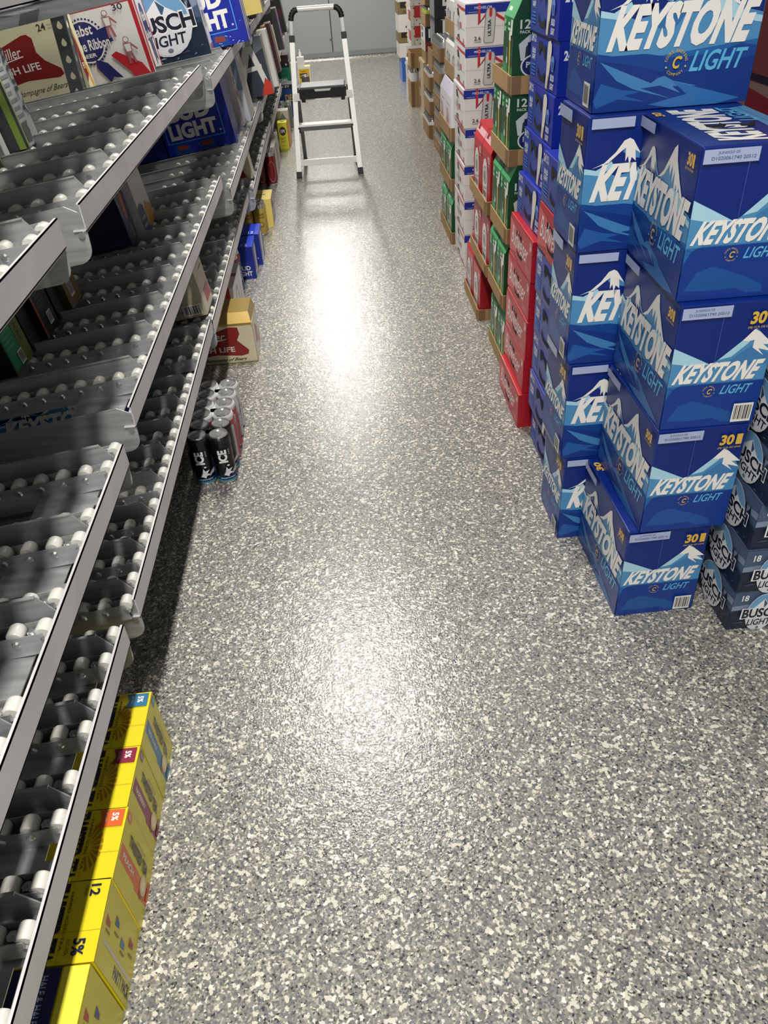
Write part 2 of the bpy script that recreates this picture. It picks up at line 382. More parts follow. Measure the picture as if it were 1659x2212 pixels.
# ================================================================ KEYSTONE CARTONS
NV, MIDB, LTB, PALE, WH, GOLD, SKY = '#022478', '#1f5fa6', '#4c8cbd', '#a8d3e6', '#efebe6', '#e0b347', '#5db2dc'
KW, KD, KH = .283, .176, .244
def logo_c(u, v, r, asp):
    o = []
    def put_c(ch, deg, flip):
        a = math.radians(deg); rot = a-math.pi/2 if not flip else a+math.pi/2
        o.append(T('#c9a95c', ch, u+r*asp*math.cos(a), v+r*math.sin(a), r*(.08 if ch == 'I' else .19), r*.26, 0, (rot, asp), .01))
    for i, ch in enumerate('COORS BREWING'):
        if ch != ' ': put_c(ch, 168-i*13, False)
    for i, ch in enumerate('COMPANY'): put_c(ch, 228+i*14, True)
    for d in (200, -20): o.append(C('#d9b75c', u+r*asp*math.cos(math.radians(d)), v+r*math.sin(math.radians(d)), r*.09*asp, r*.09))
    o.append(T(GOLD, 'C', u-r*.42*asp, v-r*.5, u+r*.45*asp, v+r*.55, .9, 0, .03)); o.append(C(GOLD, u+r*.40*asp, v+r*.38, r*.12*asp, r*.14)); return o
def key_long(code=True):
    o = [R(MIDB, 0, .2, 1, .55)]
    o += [Q(LTB, (0, .3), (1, .40), (1, .56), (.86, .60), (.76, .74), (.69, .84), (.66, .93), (.62, .90), (.58, .84), (.5, .72), (.44, .66), (.37, .72), (.32, .80), (.29, .83), (.25, .79), (.18, .68), (.08, .62), (0, .64))]
    o += [Q(NV, (.05, .65), (.12, .66), (.2, .72), (.26, .82), (.25, .74), (.3, .70), (.36, .69), (.42, .66), (.35, .6), (.22, .57))]
    o += [Q(WH, (.05, .635), (.13, .67), (.2, .74), (.25, .82), (.285, .835), (.31, .82), (.37, .72), (.33, .75), (.34, .67), (.31, .70), (.30, .64), (.285, .71), (.27, .67), (.265, .77), (.22, .73), (.16, .67))]
    o += [Q(WH, (.42, .665), (.5, .73), (.57, .83), (.62, .905), (.66, .935), (.69, .84), (.76, .735), (.87, .6), (.80, .64), (.76, .69), (.755, .60), (.72, .70), (.70, .60), (.67, .78), (.65, .68), (.63, .80), (.60, .72), (.58, .79), (.52, .71), (.47, .68))]
    o += [Q(PALE, (0, .64), (.08, .62), (.18, .68), (.2, .64), (.1, .58), (0, .60)), Q(PALE, (.69, .66), (.78, .66), (.9, .56), (1, .54), (1, .50), (.86, .53), (.75, .55)), Q('#2f6fa8', (.36, .62), (.44, .64), (.5, .68), (.53, .6), (.46, .5), (.34, .52))]
    o += [Q('#0b3f8c', (0, 0), (1, 0), (1, .36), (.9, .38), (.75, .33), (.5, .32), (.3, .36), (.1, .36), (0, .38))]
    o += [Q('#06307f', (0, 0), (1, 0), (1, .30), (.62, .22), (.42, .24), (.2, .3), (0, .34))]
    o += [Q('#3f7db5', (.02, .33), (.22, .235), (.36, .17), (.40, .2), (.44, .21), (.5, .175), (.66, .13), (.5, .14), (.56, .09), (.42, .15), (.3, .14), (.5, .06), (.34, .11), (.25, .14), (.14, .2)),
          Q('#1d57a0', (.04, .19), (.18, .14), (.3, .12), (.2, .10), (.34, .05), (.16, .08), (.02, .03), (.0, .08)), Q('#2b68aa', (.5, .17), (.95, .03), (.8, .0), (.5, .0), (.36, .03), (.6, .08))]
    o += [T(WH, 'KEYSTONE', .05, .385, .985, .665, .30, 0, .055)]
    o += [T(SKY, 'LIGHT', .59, .225, .95, .355, .35, 0, .02)] + logo_c(.50, .29, .075, .86)
    if code: o += [R('#a7b3d6', .02, .915, .16, .985), R('#a7b3d6', .02, .915, .30, .985)]
    o += [T(GOLD, '30', .86, .865, .935, .945, .15, 0, .04), R(GOLD, .94, .865, .965, .945), T('#caa552', '(30) 12 FL OZ CANS', .85, .835, .97, .855)]
    return o
def key_side(letters=True, barcode=True, right=True):
    o = [R(MIDB, 0, .22, 1, .5)]
    o += [Q(LTB, (0, .36), (1, .36), (1, .60), (.93, .68), (.86, .75), (.8, .79), (.68, .70), (.47, .56), (.40, .53), (.22, .6), (0, .68))]
    o += [Q(PALE, (0, .68), (.2, .605), (.4, .53), (.2, .53), (.0, .56)), Q(PALE, (.47, .56), (.68, .70), (.8, .79), (.75, .68), (.6, .58)), Q('#3c79b0', (.6, .56), (.8, .66), (1, .58), (1, .5), (.6, .5))]
    o += [Q(WH, (.68, .70), (.78, .785), (.84, .76), (1, .655), (.9, .66), (1, .60), (.86, .63), (.93, .57), (.8, .64), (.80, .70), (.74, .69))]
    o += [Q('#08358a', (0, 0), (1, 0), (1, .37), (.15, .37), (.06, .34), (0, .25)), Q('#174f99', (.05, .07), (.15, .2), (.3, .235), (.62, .15), (.8, .085), (.82, .03), (.66, .03), (.55, .07), (.3, .06))]
    o += [Q('#2c66a8', (.0, .37), (.15, .37), (1, .37), (1, .375), (.15, .378), (.05, .345))]
    o += [T(WH, 'KEYSTONE', .03, .385, .97, .545, .42, 0, .045)]
    o += [T(SKY, 'LIGHT', .56, .275, .90, .350, .4, 0, .015)] + logo_c(.44, .31, .042, 1.39)
    o += [R('#a7b3d6', .01, .90, .5, .985)]
    if letters: o += [T('#5b6690', 'JUN0523 05', .13, .95, .32, .972), T('#5b6690', 'D1020061740 20512', .08, .92, .47, .942)]
    if right: o += [T(GOLD, '30', .70, .83, .86, .925, .2, 0, .04), R(GOLD, .88, .83, .945, .925), T('#caa552', '(30) 12 FL OZ CANS', .69, .795, .945, .815)]
    if barcode: o += BAR(.74, .03, .95, .19)
    o += [R('#4c66a8', .42, .56, .424, .9)]
    return o
KTOP_HOLE_SHADE = mat('#08090c', .8)  # painted shade of the top handle openings, nothing is cut out
def key_top():
    # lettering reads away from the viewer along the carton, tops to the left
    o = [Q(LTB, (.80, .1), (1, .05), (1, .95), (.80, .9), (.84, .6)), T(WH, 'KEYSTONE', .20, .06, .66, .97, .2, 90, .05), T(SKY, 'LIGHT', .68, .52, .86, .94, .2, 90, .02)]
    o += [('p', KTOP_HOLE_SHADE, [(.30, .44), (.34, .40), (.44, .40), (.5, .46), (.47, .52), (.43, .47), (.35, .47), (.32, .52)]), ('p', KTOP_HOLE_SHADE, [(.60, .40), (.70, .38), (.76, .44), (.80, .52), (.74, .48), (.68, .44), (.62, .46)])]
    o += [T(GOLD, '30', .03, .80, .12, .93, .2, 90, .04), R('#2c62a5', .9, .02, .904, .98)]
    return o
def keystone_box(long_front, barcode=True):
    if long_front: return carton('beer_carton', KW, KD, KH, NV, {'F': key_long(), 'L': key_side(False, True), 'R': key_side(False, False), 'T': [R('#3a63a8', 0, .5, 1, .503)]})
    return carton('beer_carton', KD, KW, KH, NV, {'F': key_side(True, barcode), 'L': key_long(), 'R': key_long(), 'T': key_top()})
# stack with the narrow ends toward the viewer (front right)
for k, (x, y, rz, bc) in enumerate([(.530, 1.198, .02, True), (.552, 1.194, .012, False), (.558, 1.197, -.004, True), (.556, 1.214, -.02, False)]):
    o = keystone_box(False, bc); put(o, x+KD/2, y+KW/2, k*.2455, rz)
    tag(o, 'blue 30-can carton with white peaks, %s of the nearer aisle-side stack' % ORD[k], 'beer carton', 'blue mountain cartons with narrow ends facing forward')
for k, (x, y, rz) in enumerate([(.474, 1.486, .0), (.463, 1.488, .01), (.458, 1.490, -.012), (.455, 1.490, .01), (.466, 1.508, .0)]):
    o = keystone_box(True); put(o, x+KW/2, y+KD/2, k*.2457, rz)
    tag(o, 'broad-faced blue 30-can carton, %s, stacked behind the narrow-faced ones' % ORD[k], 'beer carton', 'blue mountain cartons with broad sides facing forward')
# ================================================================ BUSCH LIGHT CARTONS
SLATE = '#2c3c54'
def busch_scene():
    o = [R('#4a5c79', 0, .5, 1, 1), Q('#8492ab', (0, .62), (.3, .7), (.6, .58), (1, .8), (1, .66), (.6, .5), (.3, .6), (0, .5)), Q('#16233a', (0, 0), (1, 0), (1, .42), (.8, .5), (.6, .40), (.4, .48), (.2, .42), (0, .5))]
    rnd = random.Random(3)
    for i in range(26):
        u, v, w = rnd.random()*.9, rnd.random()*.42, .03+.1*rnd.random(); o.append(Q(rnd.choice(['#52647f', '#6d7f99', '#3a4b66', '#8c9ab0']), (u, v), (u+w, v+.012), (u+w*.7, v+.03)))
    for i in range(9):
        u = .78+.2*rnd.random(); v = .42+.25*rnd.random(); o.append(Q('#0f1a2c', (u-.02, v), (u+.02, v), (u, v+.16)))
    return o
def busch_logo(u, v, ru, rv, tw):
    return [C('#d9dbe0', u, v, ru, rv), C('#6fa2cc', u, v+rv*.12, ru*.92, rv*.84, 0, 180), Q('#e9ecef', (u-ru*.8, v+rv*.1), (u-ru*.3, v+rv*.5), (u-.02*ru, v+rv*.72), (u+ru*.25, v+rv*.45), (u+ru*.8, v+rv*.1)), Q('#38597d', (u-.05*ru, v+rv*.7), (u+ru*.05, v+rv*.2), (u+ru*.22, v+rv*.45)),
            C('#d9dbe0', u, v-rv*.05, ru*.92, rv*.9, 180, 360),
            T('#f0f0f0', 'BUSCH', u-tw-.008, v-rv*.28-.012, u+tw+.008, v+rv*.26+.012, 0, 0, .07), T('#141b2e', 'BUSCH', u-tw, v-rv*.26, u+tw, v+rv*.24, 0, 0, .035), T('#141b2e', 'LIGHT', u-tw*.62, v-rv*.68, u+tw*.62, v-rv*.34, .12, 0, .02), C('#6b7488', u, v-rv*.82, ru*.1, rv*.07)]
BW, BD, BH = .40, .27, .1135
def busch_box():
    f = busch_scene()+[T('#e8e8e6', '18', .035, .78, .072, .93, 0, 0, .03)]+busch_logo(.165, .45, .085, .49, .105)+busch_logo(.70, .45, .085, .49, .105)
    l = busch_scene()+busch_logo(.66, .5, .19, .48, .25)
    return carton('beer_carton', BW, BD, BH, SLATE, {'F': f, 'L': l, 'T': [R('#43536c', 0, 0, 1, 1)]})
for k in range(8):
    o = busch_box(); put(o, .757+BW/2+[0, -.004, .001, .004, .0, .006, .002, .008][k], 1.124+BD/2+[0, .0, .002, -.004, .004, 0, .006, 0][k], k*.1145, [.0, .01, -.008, .006, 0, .01, -.01, 0][k])
    tag(o, 'grey-blue 18-can carton with round badge, %s at the right edge' % ORD[k], 'beer carton', 'grey-blue cartons at the right edge')
# ================================================================ BUD LIGHT AND BUDWEISER CASES
SLOT_SHADE = mat('#060609', .9)  # near-black paint for the shade inside carton handle openings
def hole(u, v, ru, rv):  # handle opening as a flat dark patch, its depth shade painted on
    sh = [(-1, 1), (-1, -.3), (-.7, -1), (-.35, -.1), (.1, .15), (.5, -.5), (.85, -1.3), (1, -.8), (1, .8), (.4, .5), (-.4, .95)] if v > .5 else [(-1, 1.1), (-.6, 0), (0, -.3), (.5, 0), (1, .7), (1, -.9), (-.5, -.9), (-1, -.2)]
    return ('p', SLOT_SHADE, [(u+a*ru, v+b*rv) for a, b in sh])
def bud_end():
    o = [Q('#31479f', (.0, .0), (.75, .0), (.75, 1), (0, 1)), Q('#2438a8', (.12, 1), (.3, .78), (.6, .7), (.75, .9), (.75, 1)),  # washed-out blue has the glare on the aisle side painted in
         T('#e6e8f2', '24', .02, .80, .10, .96, 0, 0, .03), T('#e6e8f2', 'PACK', .115, .885, .2, .96), T('#e6e8f2', 'CANS', .115, .80, .2, .87), R('#5f83d6', .055, .44, .215, .70), R('#31479f', .062, .452, .208, .688), T('#e6e8f2', 'BUD', .075, .575, .195, .675, 0, 0, .04), T('#e6e8f2', 'LIGHT', .075, .465, .195, .56, 0, 0, .04)]
    for i in range(4): o.append(R('#4a78d2', .06, .34-i*.065, .21, .375-i*.065))
    o += [hole(.44, .72, .13, .14), hole(.44, .25, .13, .12)]
    o += [Q('#e9e4da', (.62, .04), (.685, .04), (.74, .45), (.775, .8), (.765, .9), (.72, .96), (.65, .92), (.635, .8), (.635, .45)), Q('#b98a72', (.66, .03), (.692, .03), (.712, .3), (.69, .3)),
          Q('#6f9be0', (.79, .42), (.86, .42), (.88, .62), (.85, .7), (.80, .7), (.77, .62)), Q('#3558b4', (.80, .44), (.85, .44), (.865, .6), (.79, .6)), T('#dfe3f0', 'BUD', .785, .24, .90, .36, 0, 0, .04), T('#dfe3f0', 'LIGHT', .785, .08, .90, .20, 0, 0, .04)]
    return o
DW, DD, DH = .40, .288, .1145
def bud_box(): return carton('beer_case', DW, DD, DH, '#0d2aa6', {'L': bud_end(), 'F': [R('#0a2799', .0, 0, 1, 1), T('#f1f1f1', '24', .028, .66, .078, .84, 0, 0, .04)], 'T': []}, .004)
def red_box():
    l = [Q('#d9525a', (0, .05), (.3, .2), (.62, 0), (.98, 0), (.9, .5), (.5, .75), (0, .9)), Q('#b9202c', (.3, .0), (1, 0), (1, 1), (.6, .95), (.5, .5)),
         hole(.42, .68, .12, .09), hole(.46, .26, .12, .09), T('#efe9e6', 'Budweiser', .08, .30, .86, .78, .3, 0, .005), T('#efe9e6', '24', .90, .72, .965, .92, 0, 0, .03), R('#d98a8c', .9, .66, .97, .675)]
    for i in range(3): l.append(R('#dd9a9b', .76, .14+i*.05, .94, .155+i*.05))
    return carton('beer_case', DW, DD, DH, '#b01622', {'L': l, 'F': [R('#a61320', 0, 0, 1, 1)]}, .004)
for k in range(11):
    x = [.484, .497, .499, .502, .503, .522, .533, .538, .540, .536, .540][k]; y = [2.035, 2.04, 2.04, 2.045, 2.04, 2.04, 2.045, 2.04, 2.04, 2.045, 2.04][k]
    o = red_box() if k < 5 else bud_box(); put(o, x+DW/2, y+DD/2, k*.1152, [.006, -.005, 0, .004, 0, .012, 0, -.01, .004, 0, .01][k])
    kk = k if k < 5 else k-5
    if k < 5: tag(o, 'red 24-can case with white script, %s at the aisle edge' % ORD[k], 'beer case', 'red cases at the aisle edge')
    else: tag(o, 'bright blue 24-can case with white bat, %s above the five red cases' % CNT[kk], 'beer case', 'blue cases stacked on red ones')
for k in range(7):
    y = 1.692+(.0, .002, .004, 0, .003, .0, .002)[k]
    o = red_box() if k == 5 else bud_box(); put(o, (.515, .503, .507, .505, .502, .500, .503)[k]+DW/2, y+DD/2, k*.1175)
    tag(o, 'single red case among blue ones, squeezed behind the mountain cartons' if k == 5 else 'blue 24-can case, %s, squeezed behind the mountain cartons' % ORD[k], 'beer case', None if k == 5 else 'blue cases behind the mountain cartons')
# ================================================================ KRAFT TRAYS WITH 12-PACKS
def tray(w, d, h, t=.003, tall=None):
    mb = MB(); M = KRAFT
    mb.box(-w/2, w/2, -d/2, d/2, 0, t, M)
    mb.box(-w/2, -w/2+t, -d/2, d/2, t, h, M); mb.box(w/2-t, w/2, -d/2, d/2, t, h, M)
    mb.box(-w/2+t, w/2-t, -d/2, -d/2+t, t, h*.98, M); mb.box(-w/2+t, w/2-t, d/2-t, d/2, t, h*.98, M)
    mb.box(-w/2-.0015, -w/2, -d/2, -d/2+.03, t, h*.97, KRAFTD); mb.box(-w/2+.004, -w/2+.03, -d/2-.0015, -d/2, .0, h*.97, KRAFTD)
    return mb.build('cardboard_tray')
def pack(w, d, h, base, L, F, top, lid=.72):
    """12-pack with a sloping gable top (narrow toward the aisle edge)"""
    mb = MB(); x, y = w/2, d/2; s = h*.80; g = .022
    sec = [(-x, 0), (-x-.002, h*.4), (-x, s), (-x+g, h), (x-g, h), (x, s), (x, 0)]
    n = len(sec); vs = [(p[0], -y+.002*0, p[1]) for p in sec]+[(p[0], y, p[1]) for p in sec]
    mb.add(vs, [tuple(range(n))[::-1] if False else tuple(range(n)), tuple(range(n, 2*n))[::-1]]+[(i, i+n, (i+1) % n+n, (i+1) % n) for i in range(n)], P(base))
    ink(mb, L, lambda u, v, o: (-x-.0015-o if v < .98 else -x-o, y-u*d*.985-.001, v*s))
    ink(mb, F, lambda u, v, o: (-x+.004+u*(w-.008), -y-o, v*s))
    ink(mb, top, lambda u, v, o: (-x+v*g-o*.9, y-u*d, s+v*(h-s)+o*.3))
    ink(mb, [R(base, 0, 0, 1, 1)], lambda u, v, o: (-x+g+u*(w-2*g), -y+v*d, h+o))
    return mb.build('drink_carton')
GR, GRD = '#1d7c42', '#0b4420'
def green_pack():
    L = [Q('#2f9555', (0, 0), (.3, 0), (.3, 1), (0, 1)), R('#7fb86a', .33, .0, .345, 1), R('#d9b74e', .66, 0, .78, .72), Q('#efeade', (.62, .70), (.82, .70), (.80, .86), (.64, .86)), C('#7f9b90', .44, .3, .11, .30), C(GR, .44, .3, .08, .26), C('#cfd8d2', .44, .42, .07, .05), T('#cfe0d2', 'ale', .36, .12, .53, .24, .2),
         R('#8dc59a', .12, .9, .3, .96), R('#8dc59a', .12, .8, .3, .86), R('#dcebdd', .55, .9, .72, .94), R('#dcebdd', .55, .83, .72, .87), R('#e8ece4', .80, .78, .97, .98)]
    F = [T('#d5ddd6', '12', .12, .86, .38, .98, 0, 0, .02), T('#d5ddd6', 'PACK', .12, .80, .38, .84), Q('#c8ced2', (.10, .66), (.36, .78), (.9, .78), (.9, .70), (.4, .70), (.28, .62), (.26, .44), (.16, .44)), R('#16225e', .32, .48, .9, .68), R('#c8ced2', .44, .44, .5, .68), C('#d8dce0', .52, .36, .36, .16), C('#16225e', .52, .36, .32, .14), T('#dfe2e6', 'PR', .3, .34, .5, .42), C(GRD, .55, .33, .2, .08)]
    F = [(o[0], o[1], [(u*.32, v) for u, v in o[2]]) if o[0] == 'p' else o[:3]+(o[3]*.32, o[4], o[5]*.32)+o[6:] for o in F]
    return pack(.36, .128, .222, GRD, [R(GR, 0, 0, 1, 1)]+L, F, [R('#4ba468', 0, 0, 1, 1), R('#cfe3d2', .2, .3, .5, .5)])
def red_pack():
    L = [Q('#e9e4e2', (.16, 0), (.66, 0), (.66, .62), (.60, .78), (.46, .84), (.26, .80), (.16, .66)), C('#8e8f92', .42, .55, .19, .16), C('#e9e4e2', .42, .55, .15, .12), C('#76787c', .40, .53, .10, .10), Q('#b5b6b8', (.2, .28), (.62, .34), (.62, .38), (.2, .32)), T('#77787c', 'BEER', .22, .18, .60, .27, 0, 0, .02), R('#b9babd', .2, .12, .62, .135), R('#b9babd', .2, .07, .62, .085), T('#f0e9e8', '12', .74, .82, .94, .93, 0, 0, .03), R('#f0c8c8', .74, .77, .92, .785)]
    return pack(.34, .165, .235, '#a8101e', [R('#bf2633', 0, 0, 1, 1)]+L, [R('#9a0d1a', 0, 0, 1, 1)], [R('#c8303c', 0, 0, 1, 1), R('#e2aeb2', .0, .35, 1, .75), R('#8a2a33', .1, .5, .3, .9)])
TZ = (0, .237, .461, .685, .875)
for k, z in enumerate(TZ):
    yo = (0, -.01, -.035, -.02, -.02)[k]
    tr = tray(.40, .272, .047); put(tr, .50+.2+(.012, .0, 0, 0, 0)[k], 2.413+yo+.136, z)
    tag(tr, 'open kraft tray under two green 12-packs, %s in its column' % ORD[k], 'cardboard tray', 'kraft trays under green 12-packs')
    for j in ((0, 1) if k < 4 else (0,)):
        o = green_pack(); put(o, .506+.18+(.012, 0, 0, 0, 0)[k], 2.418+yo+.066+j*.132, z+.004)
        tag(o, 'green 12-pack, %s of two, in the green column tray %s' % (('nearer', 'farther')[j], ORD[k]), 'drink carton', 'green 12-packs in the tall column')
for k, z in enumerate((0, .241, .457)):
    tr = tray(.38, .352, .045); put(tr, .494+.19+.008*(2-k)*.3, 2.86-.16*(k > 0)+.176-.012*(k == 1), z)
    tag(tr, 'open kraft tray under two red 12-packs, %s in its column' % ORD[k], 'cardboard tray', 'kraft trays under red 12-packs')
    for j in (0, 1):
        o = red_pack(); put(o, .510+.17, 2.866-.16*(k > 0)-.012*(k == 1)+.085+j*.17, z+.004)
        tag(o, 'red 12-pack, %s of two, in the red column tray %s' % (('nearer', 'farther')[j], ORD[k]), 'drink carton', 'red 12-packs in the column behind the green ones')
# farther column of green and white packs, past the white cases
def white_pack():
    L = [Q('#f3eef2', (0, 0), (1, 0), (1, 1), (0, 1)), R('#b98a8e', .12, 0, .16, .7), R('#b98a8e', .42, 0, .46, .7), Q('#c05b34', (.24, .2), (.38, .16), (.36, .62), (.28, .68)), Q('#2f3560', (.26, .12), (.38, .08), (.38, .2), (.26, .24)), R('#c9626a', .55, .05, .6, .6), R('#bfb6c4', .2, .8, .8, .82)]
    return pack(.36, .19, .215, '#e9e4ea', L, [R('#e2dde6', 0, 0, 1, 1)], [R('#cfc8da', 0, 0, 1, 1)])
def round_pack():
    L = [R('#eeebe8', 0, 0, 1, 1), C('#77797a', .4, .5, .2, .26), C('#c9c9c6', .42, .5, .14, .18), R('#2a2a2c', .5, .2, .62, .5), R('#4a4a4c', .7, .3, .8, .7)]
    return pack(.36, .19, .155, '#e6e2dd', L, [R('#dcd8d2', 0, 0, 1, 1)], [R('#e4e0da', 0, 0, 1, 1)])
for k, (z, y) in enumerate(((0, 3.79), (.25, 3.79), (.47, 3.79), (.70, 3.80), (.866, 3.80))):
    tr = tray(.40, .40, .058); put(tr, .523+.2+(.0, .0, .0, .03, .035)[k], y+.2, z)
    tag(tr, 'open kraft tray, %s, just past the white navy-banded cases' % ORD[k], 'cardboard tray', 'kraft trays past the white cases')
    for j in (0, 1):
        if k < 2: o = green_pack(); o.scale = (1, 1.4, 1)
        elif k == 2: o = white_pack()
        else: o = round_pack()
        put(o, .53+.18+(.0, .0, .0, .03, .035)[k], y+.105+j*.192, z+.004)
        tag(o, ('green 12-pack', 'green 12-pack', 'tall white orange-printed carton', 'white carton with grey round picture', 'white carton with grey round picture')[k]+', %s of two, %spast the white cases' % (('nearer', 'farther')[j], ('bottom pair ', 'upper pair ', '', 'lower pair ', 'upper pair ')[k]), 'drink carton', 'cartons in the column past the white cases')
# ================================================================ WHITE ULTRA CASES
UW, UD, UH = .40, .295, .1445
def ultra():
    wt, nb, rd = '#e6e3e0', '#1b2f97', '#c42a3a'
    F = [R(nb, 0, .77, 1, .985), Q(rd, (.125, 1), (.15, 1), (.15, .60), (.20, .70), (.20, .77), (.125, .50)), Q(rd, (.30, .77), (.40, .60), (.40, .53), (.30, .69)),
         R('#8e8e92', 0, .458, 1, .464), T('#c9cdec', 'MICHELOB', .09, .87, .26, .93, 0, 0, .02), R('#9aa2da', .03, .80, .12, .815)]
    F += [Q('#7d7e82', (.192, .08), (.272, .08), (.285, .14), (.30, .80), (.285, .88), (.215, .88), (.20, .80), (.18, .14)), Q('#c9c8c8', (.197, .09), (.268, .09), (.28, .15), (.293, .79), (.28, .86), (.22, .86), (.207, .79), (.187, .15)), Q(rd, (.235, .86), (.265, .86), (.262, .70), (.25, .66), (.235, .70)), T('#26262a', 'ULTRA', .222, .24, .256, .62, 0, 90, .035),
          T('#1f1f24', '2.6', .09, .155, .155, .25, 0, 0, .015), T('#4a4a50', 'CARBS', .09, .105, .155, .13)]
    L = [Q(rd, (.30, .93), (.7, .90), (1, .90), (1, .83), (.68, .83), (.30, .88)), Q(rd, (.2, .12), (.6, .10), (1, .07), (1, .01), (.6, .04), (.2, .07)), R('#8a8a90', 0, .40, 1, .406),
         Q('#0a0a0c', (.30, .82), (.42, .86), (.50, .72), (.52, .60), (.44, .68), (.34, .66)), Q('#0a0a0c', (.32, .20), (.50, .24), (.54, .12), (.46, .10), (.42, .22), (.36, .10)), C('#b9b9bb', .42, .47, .12, .14), T('#8a8b90', 'ULTRA', .32, .42, .54, .52), R(rd, .60, .4, .68, .55), R('#54545a', .86, .08, .9, .2)]  # black shapes: shade of the handle openings painted flat on the side
    return carton('beer_case', UW, UD, UH, wt, {'F': F, 'L': L, 'T': [R('#dcd6de', 0, 0, 1, 1), Q('#c05a66', (.4, .5), (.8, .4), (.8, .5), (.4, .6))]}, .003)
for k in range(7):
    o = ultra(); put(o, .539+UW/2+(0, -.001, -.001, .001, -.005, 0, .0)[k], 3.466+UD/2, k*.1458, (0, .004, -.004, .006, 0, .004, 0)[k])
    tag(o, 'white beer case with navy band and red chevron, %s' % ORD[k], 'beer case', 'white cases with navy band')
# ================================================================ FAR RIGHT STACKS
CANM = mat('#c9ccce', .3, .5); CANW = mat('#dfe0e0', .35)
def can_mesh(mb, x, y, z, r, h, body, n=18, top=CHROME):
    M = Matrix.Translation((x, y, z))
    prof = [(r*.80, 0), (r*.97, h*.04), (r, h*.07), (r, h*.88), (r*.88, h*.965), (r*.86, h), (r*.80, h), (r*.78, h*.975), (.0005, h*.975)]
    mb.lathe(prof, body, n, M, [top, top, body, top, top, top, top, top, top])
def can_tray(w, d, th, rows, cols, body, name='can_tray', canh=.12, extra=None):
    """open kraft tray full of cans: root with tray and can parts"""
    o = empty(name); t = tray(w, d, th); t.name = 'tray'; t.parent = o
    rr = min(w/cols, d/rows)/2*.97
    for i in range(cols):
        for j in range(rows):
            if i > 1 and j > 1: continue
            mb = MB(); can_mesh(mb, -w/2+(i+.5)*w/cols, -d/2+(j+.5)*d/rows, .004, rr, canh, body); c = mb.build('can', o, True)
    if extra: extra(o)
    return o
def print_on(o, ops, fn, name='printed_mark'):
    mb = MB(); ink(mb, ops, fn); return mb.build(name, o)
for k in range(5):
    z = k*.1415
    o = can_tray(.26, .38, .078, 6, 4, CANM); put(o, .70+.13+.004*(k % 2), 5.55+.19, z)
    print_on(o, [C('#b5603a', .55, .45, .22, .22), C('#a8875c', .55, .45, .14, .12), R('#b5603a', .3, .12, .8, .2)], face_fn('F', .26, .38, .078))
    print_on(o, [R('#b5603a', .1, .2, .5, .4), R('#c27a55', .2, .5, .8, .6)], face_fn('L', .26, .38, .078))
    tag(o, 'kraft tray of silver cans with rust-red print, %s' % ORD[k], 'case of cans', 'kraft trays of silver cans')
for k in range(3):
    z = k*.155
    o = can_tray(.26, .38, .09, 6, 4, CANW); put(o, .69+.13+.012*(k > 0), 6.17+.19, z)
    print_on(o, [T('#222226', 'Lite', .1, .80, .5, 1.2, .1, 0, .03)], lambda u, v, q: (-.13+u*.26, -.193-q, v*.09)) if False else None
    tag(o, 'kraft tray of white cans, %s, beneath the open carton' % ORD[k], 'case of cans', 'kraft trays of white cans')
o = tray(.27, .30, .12); put(o, .73+.135, 6.16+.15, .44); tag(o, 'tall open kraft carton resting on trays of white cans under black cases', 'cardboard box')
def lite_box():
    F = [R('#121318', 0, 0, 1, 1), T('#f2f2f2', 'Lite', .13, .42, .44, .95, .0, 0, .05), R('#d9d9d9', .17, .26, .42, .31), R('#8b8f86', .17, .19, .35, .22), R('#d6d6da', .1, .965, .9, .985)]
    L = [R('#17181c', 0, 0, 1, 1)]
    for i in range(4): L += [Q('#b9bcc2', (.08+i*.24, .05), (.22+i*.24, .05), (.22+i*.24, .8), (.19+i*.24, .93), (.11+i*.24, .93), (.08+i*.24, .8)), R('#f1f1f3', .13+i*.24, .1, .16+i*.24, .85)]
    return carton('beer_case', .42, .27, .168, '#141519', {'F': F, 'L': L})
for k in range(3):
    o = lite_box(); put(o, .75+.21, 6.17+.14, .578+k*.17); tag(o, 'black beer case with large white lettering, %s of three above the kraft carton' % CNT[k], 'beer case', 'black cases with white lettering')
# column at y 7.3
def plain(w, d, h, base, faces={}, name='beer_case'): return carton(name, w, d, h, base, faces, .003)
dots = [C('#3a3430', .1+.2*(i % 5)+.1*(i//5 % 2), .1+.2*(i//5), .022, .035) for i in range(22)]
def dot_box(): return plain(.26, .38, .146, '#d8d3c9', {'F': [R('#d8d3c9', 0, 0, 1, 1)]+dots+[R('#b8232b', .12, .42, .62, 1), R('#d8aeb0', .32, .45, .38, .98), R('#d8d3c9', 0, 0, .1, .5)], 'L': [R('#e3dfd6', 0, 0, 1, 1)]+dots+[R('#c2383e', .55, .3, .95, .8)]})
for k, (x, z) in enumerate(((.715, 0), (.715, .148), (.74, .42), (.74, .568), (.74, .716), (.74, .864))):
    o = dot_box(); put(o, x+.13, 7.82+.19, z); tag(o, 'cream dotted case with red panel, %s, near the jutting kraft carton' % ORD[k], 'beer case', 'cream dotted cases with red panels')
o = tray(.30, .30, .115); put(o, .695+.15, 7.42+.15+.02, .298); tag(o, 'kraft carton jutting into the aisle beneath the cream dotted cases', 'cardboard box')
o = can_tray(.26, .29, .2, 4, 4, CANW, canh=.292); put(o, .69+.13, 7.44+.155, .0); tag(o, 'tall kraft tray with pale cans standing on the floor below the jutting carton', 'case of cans')
z = 0
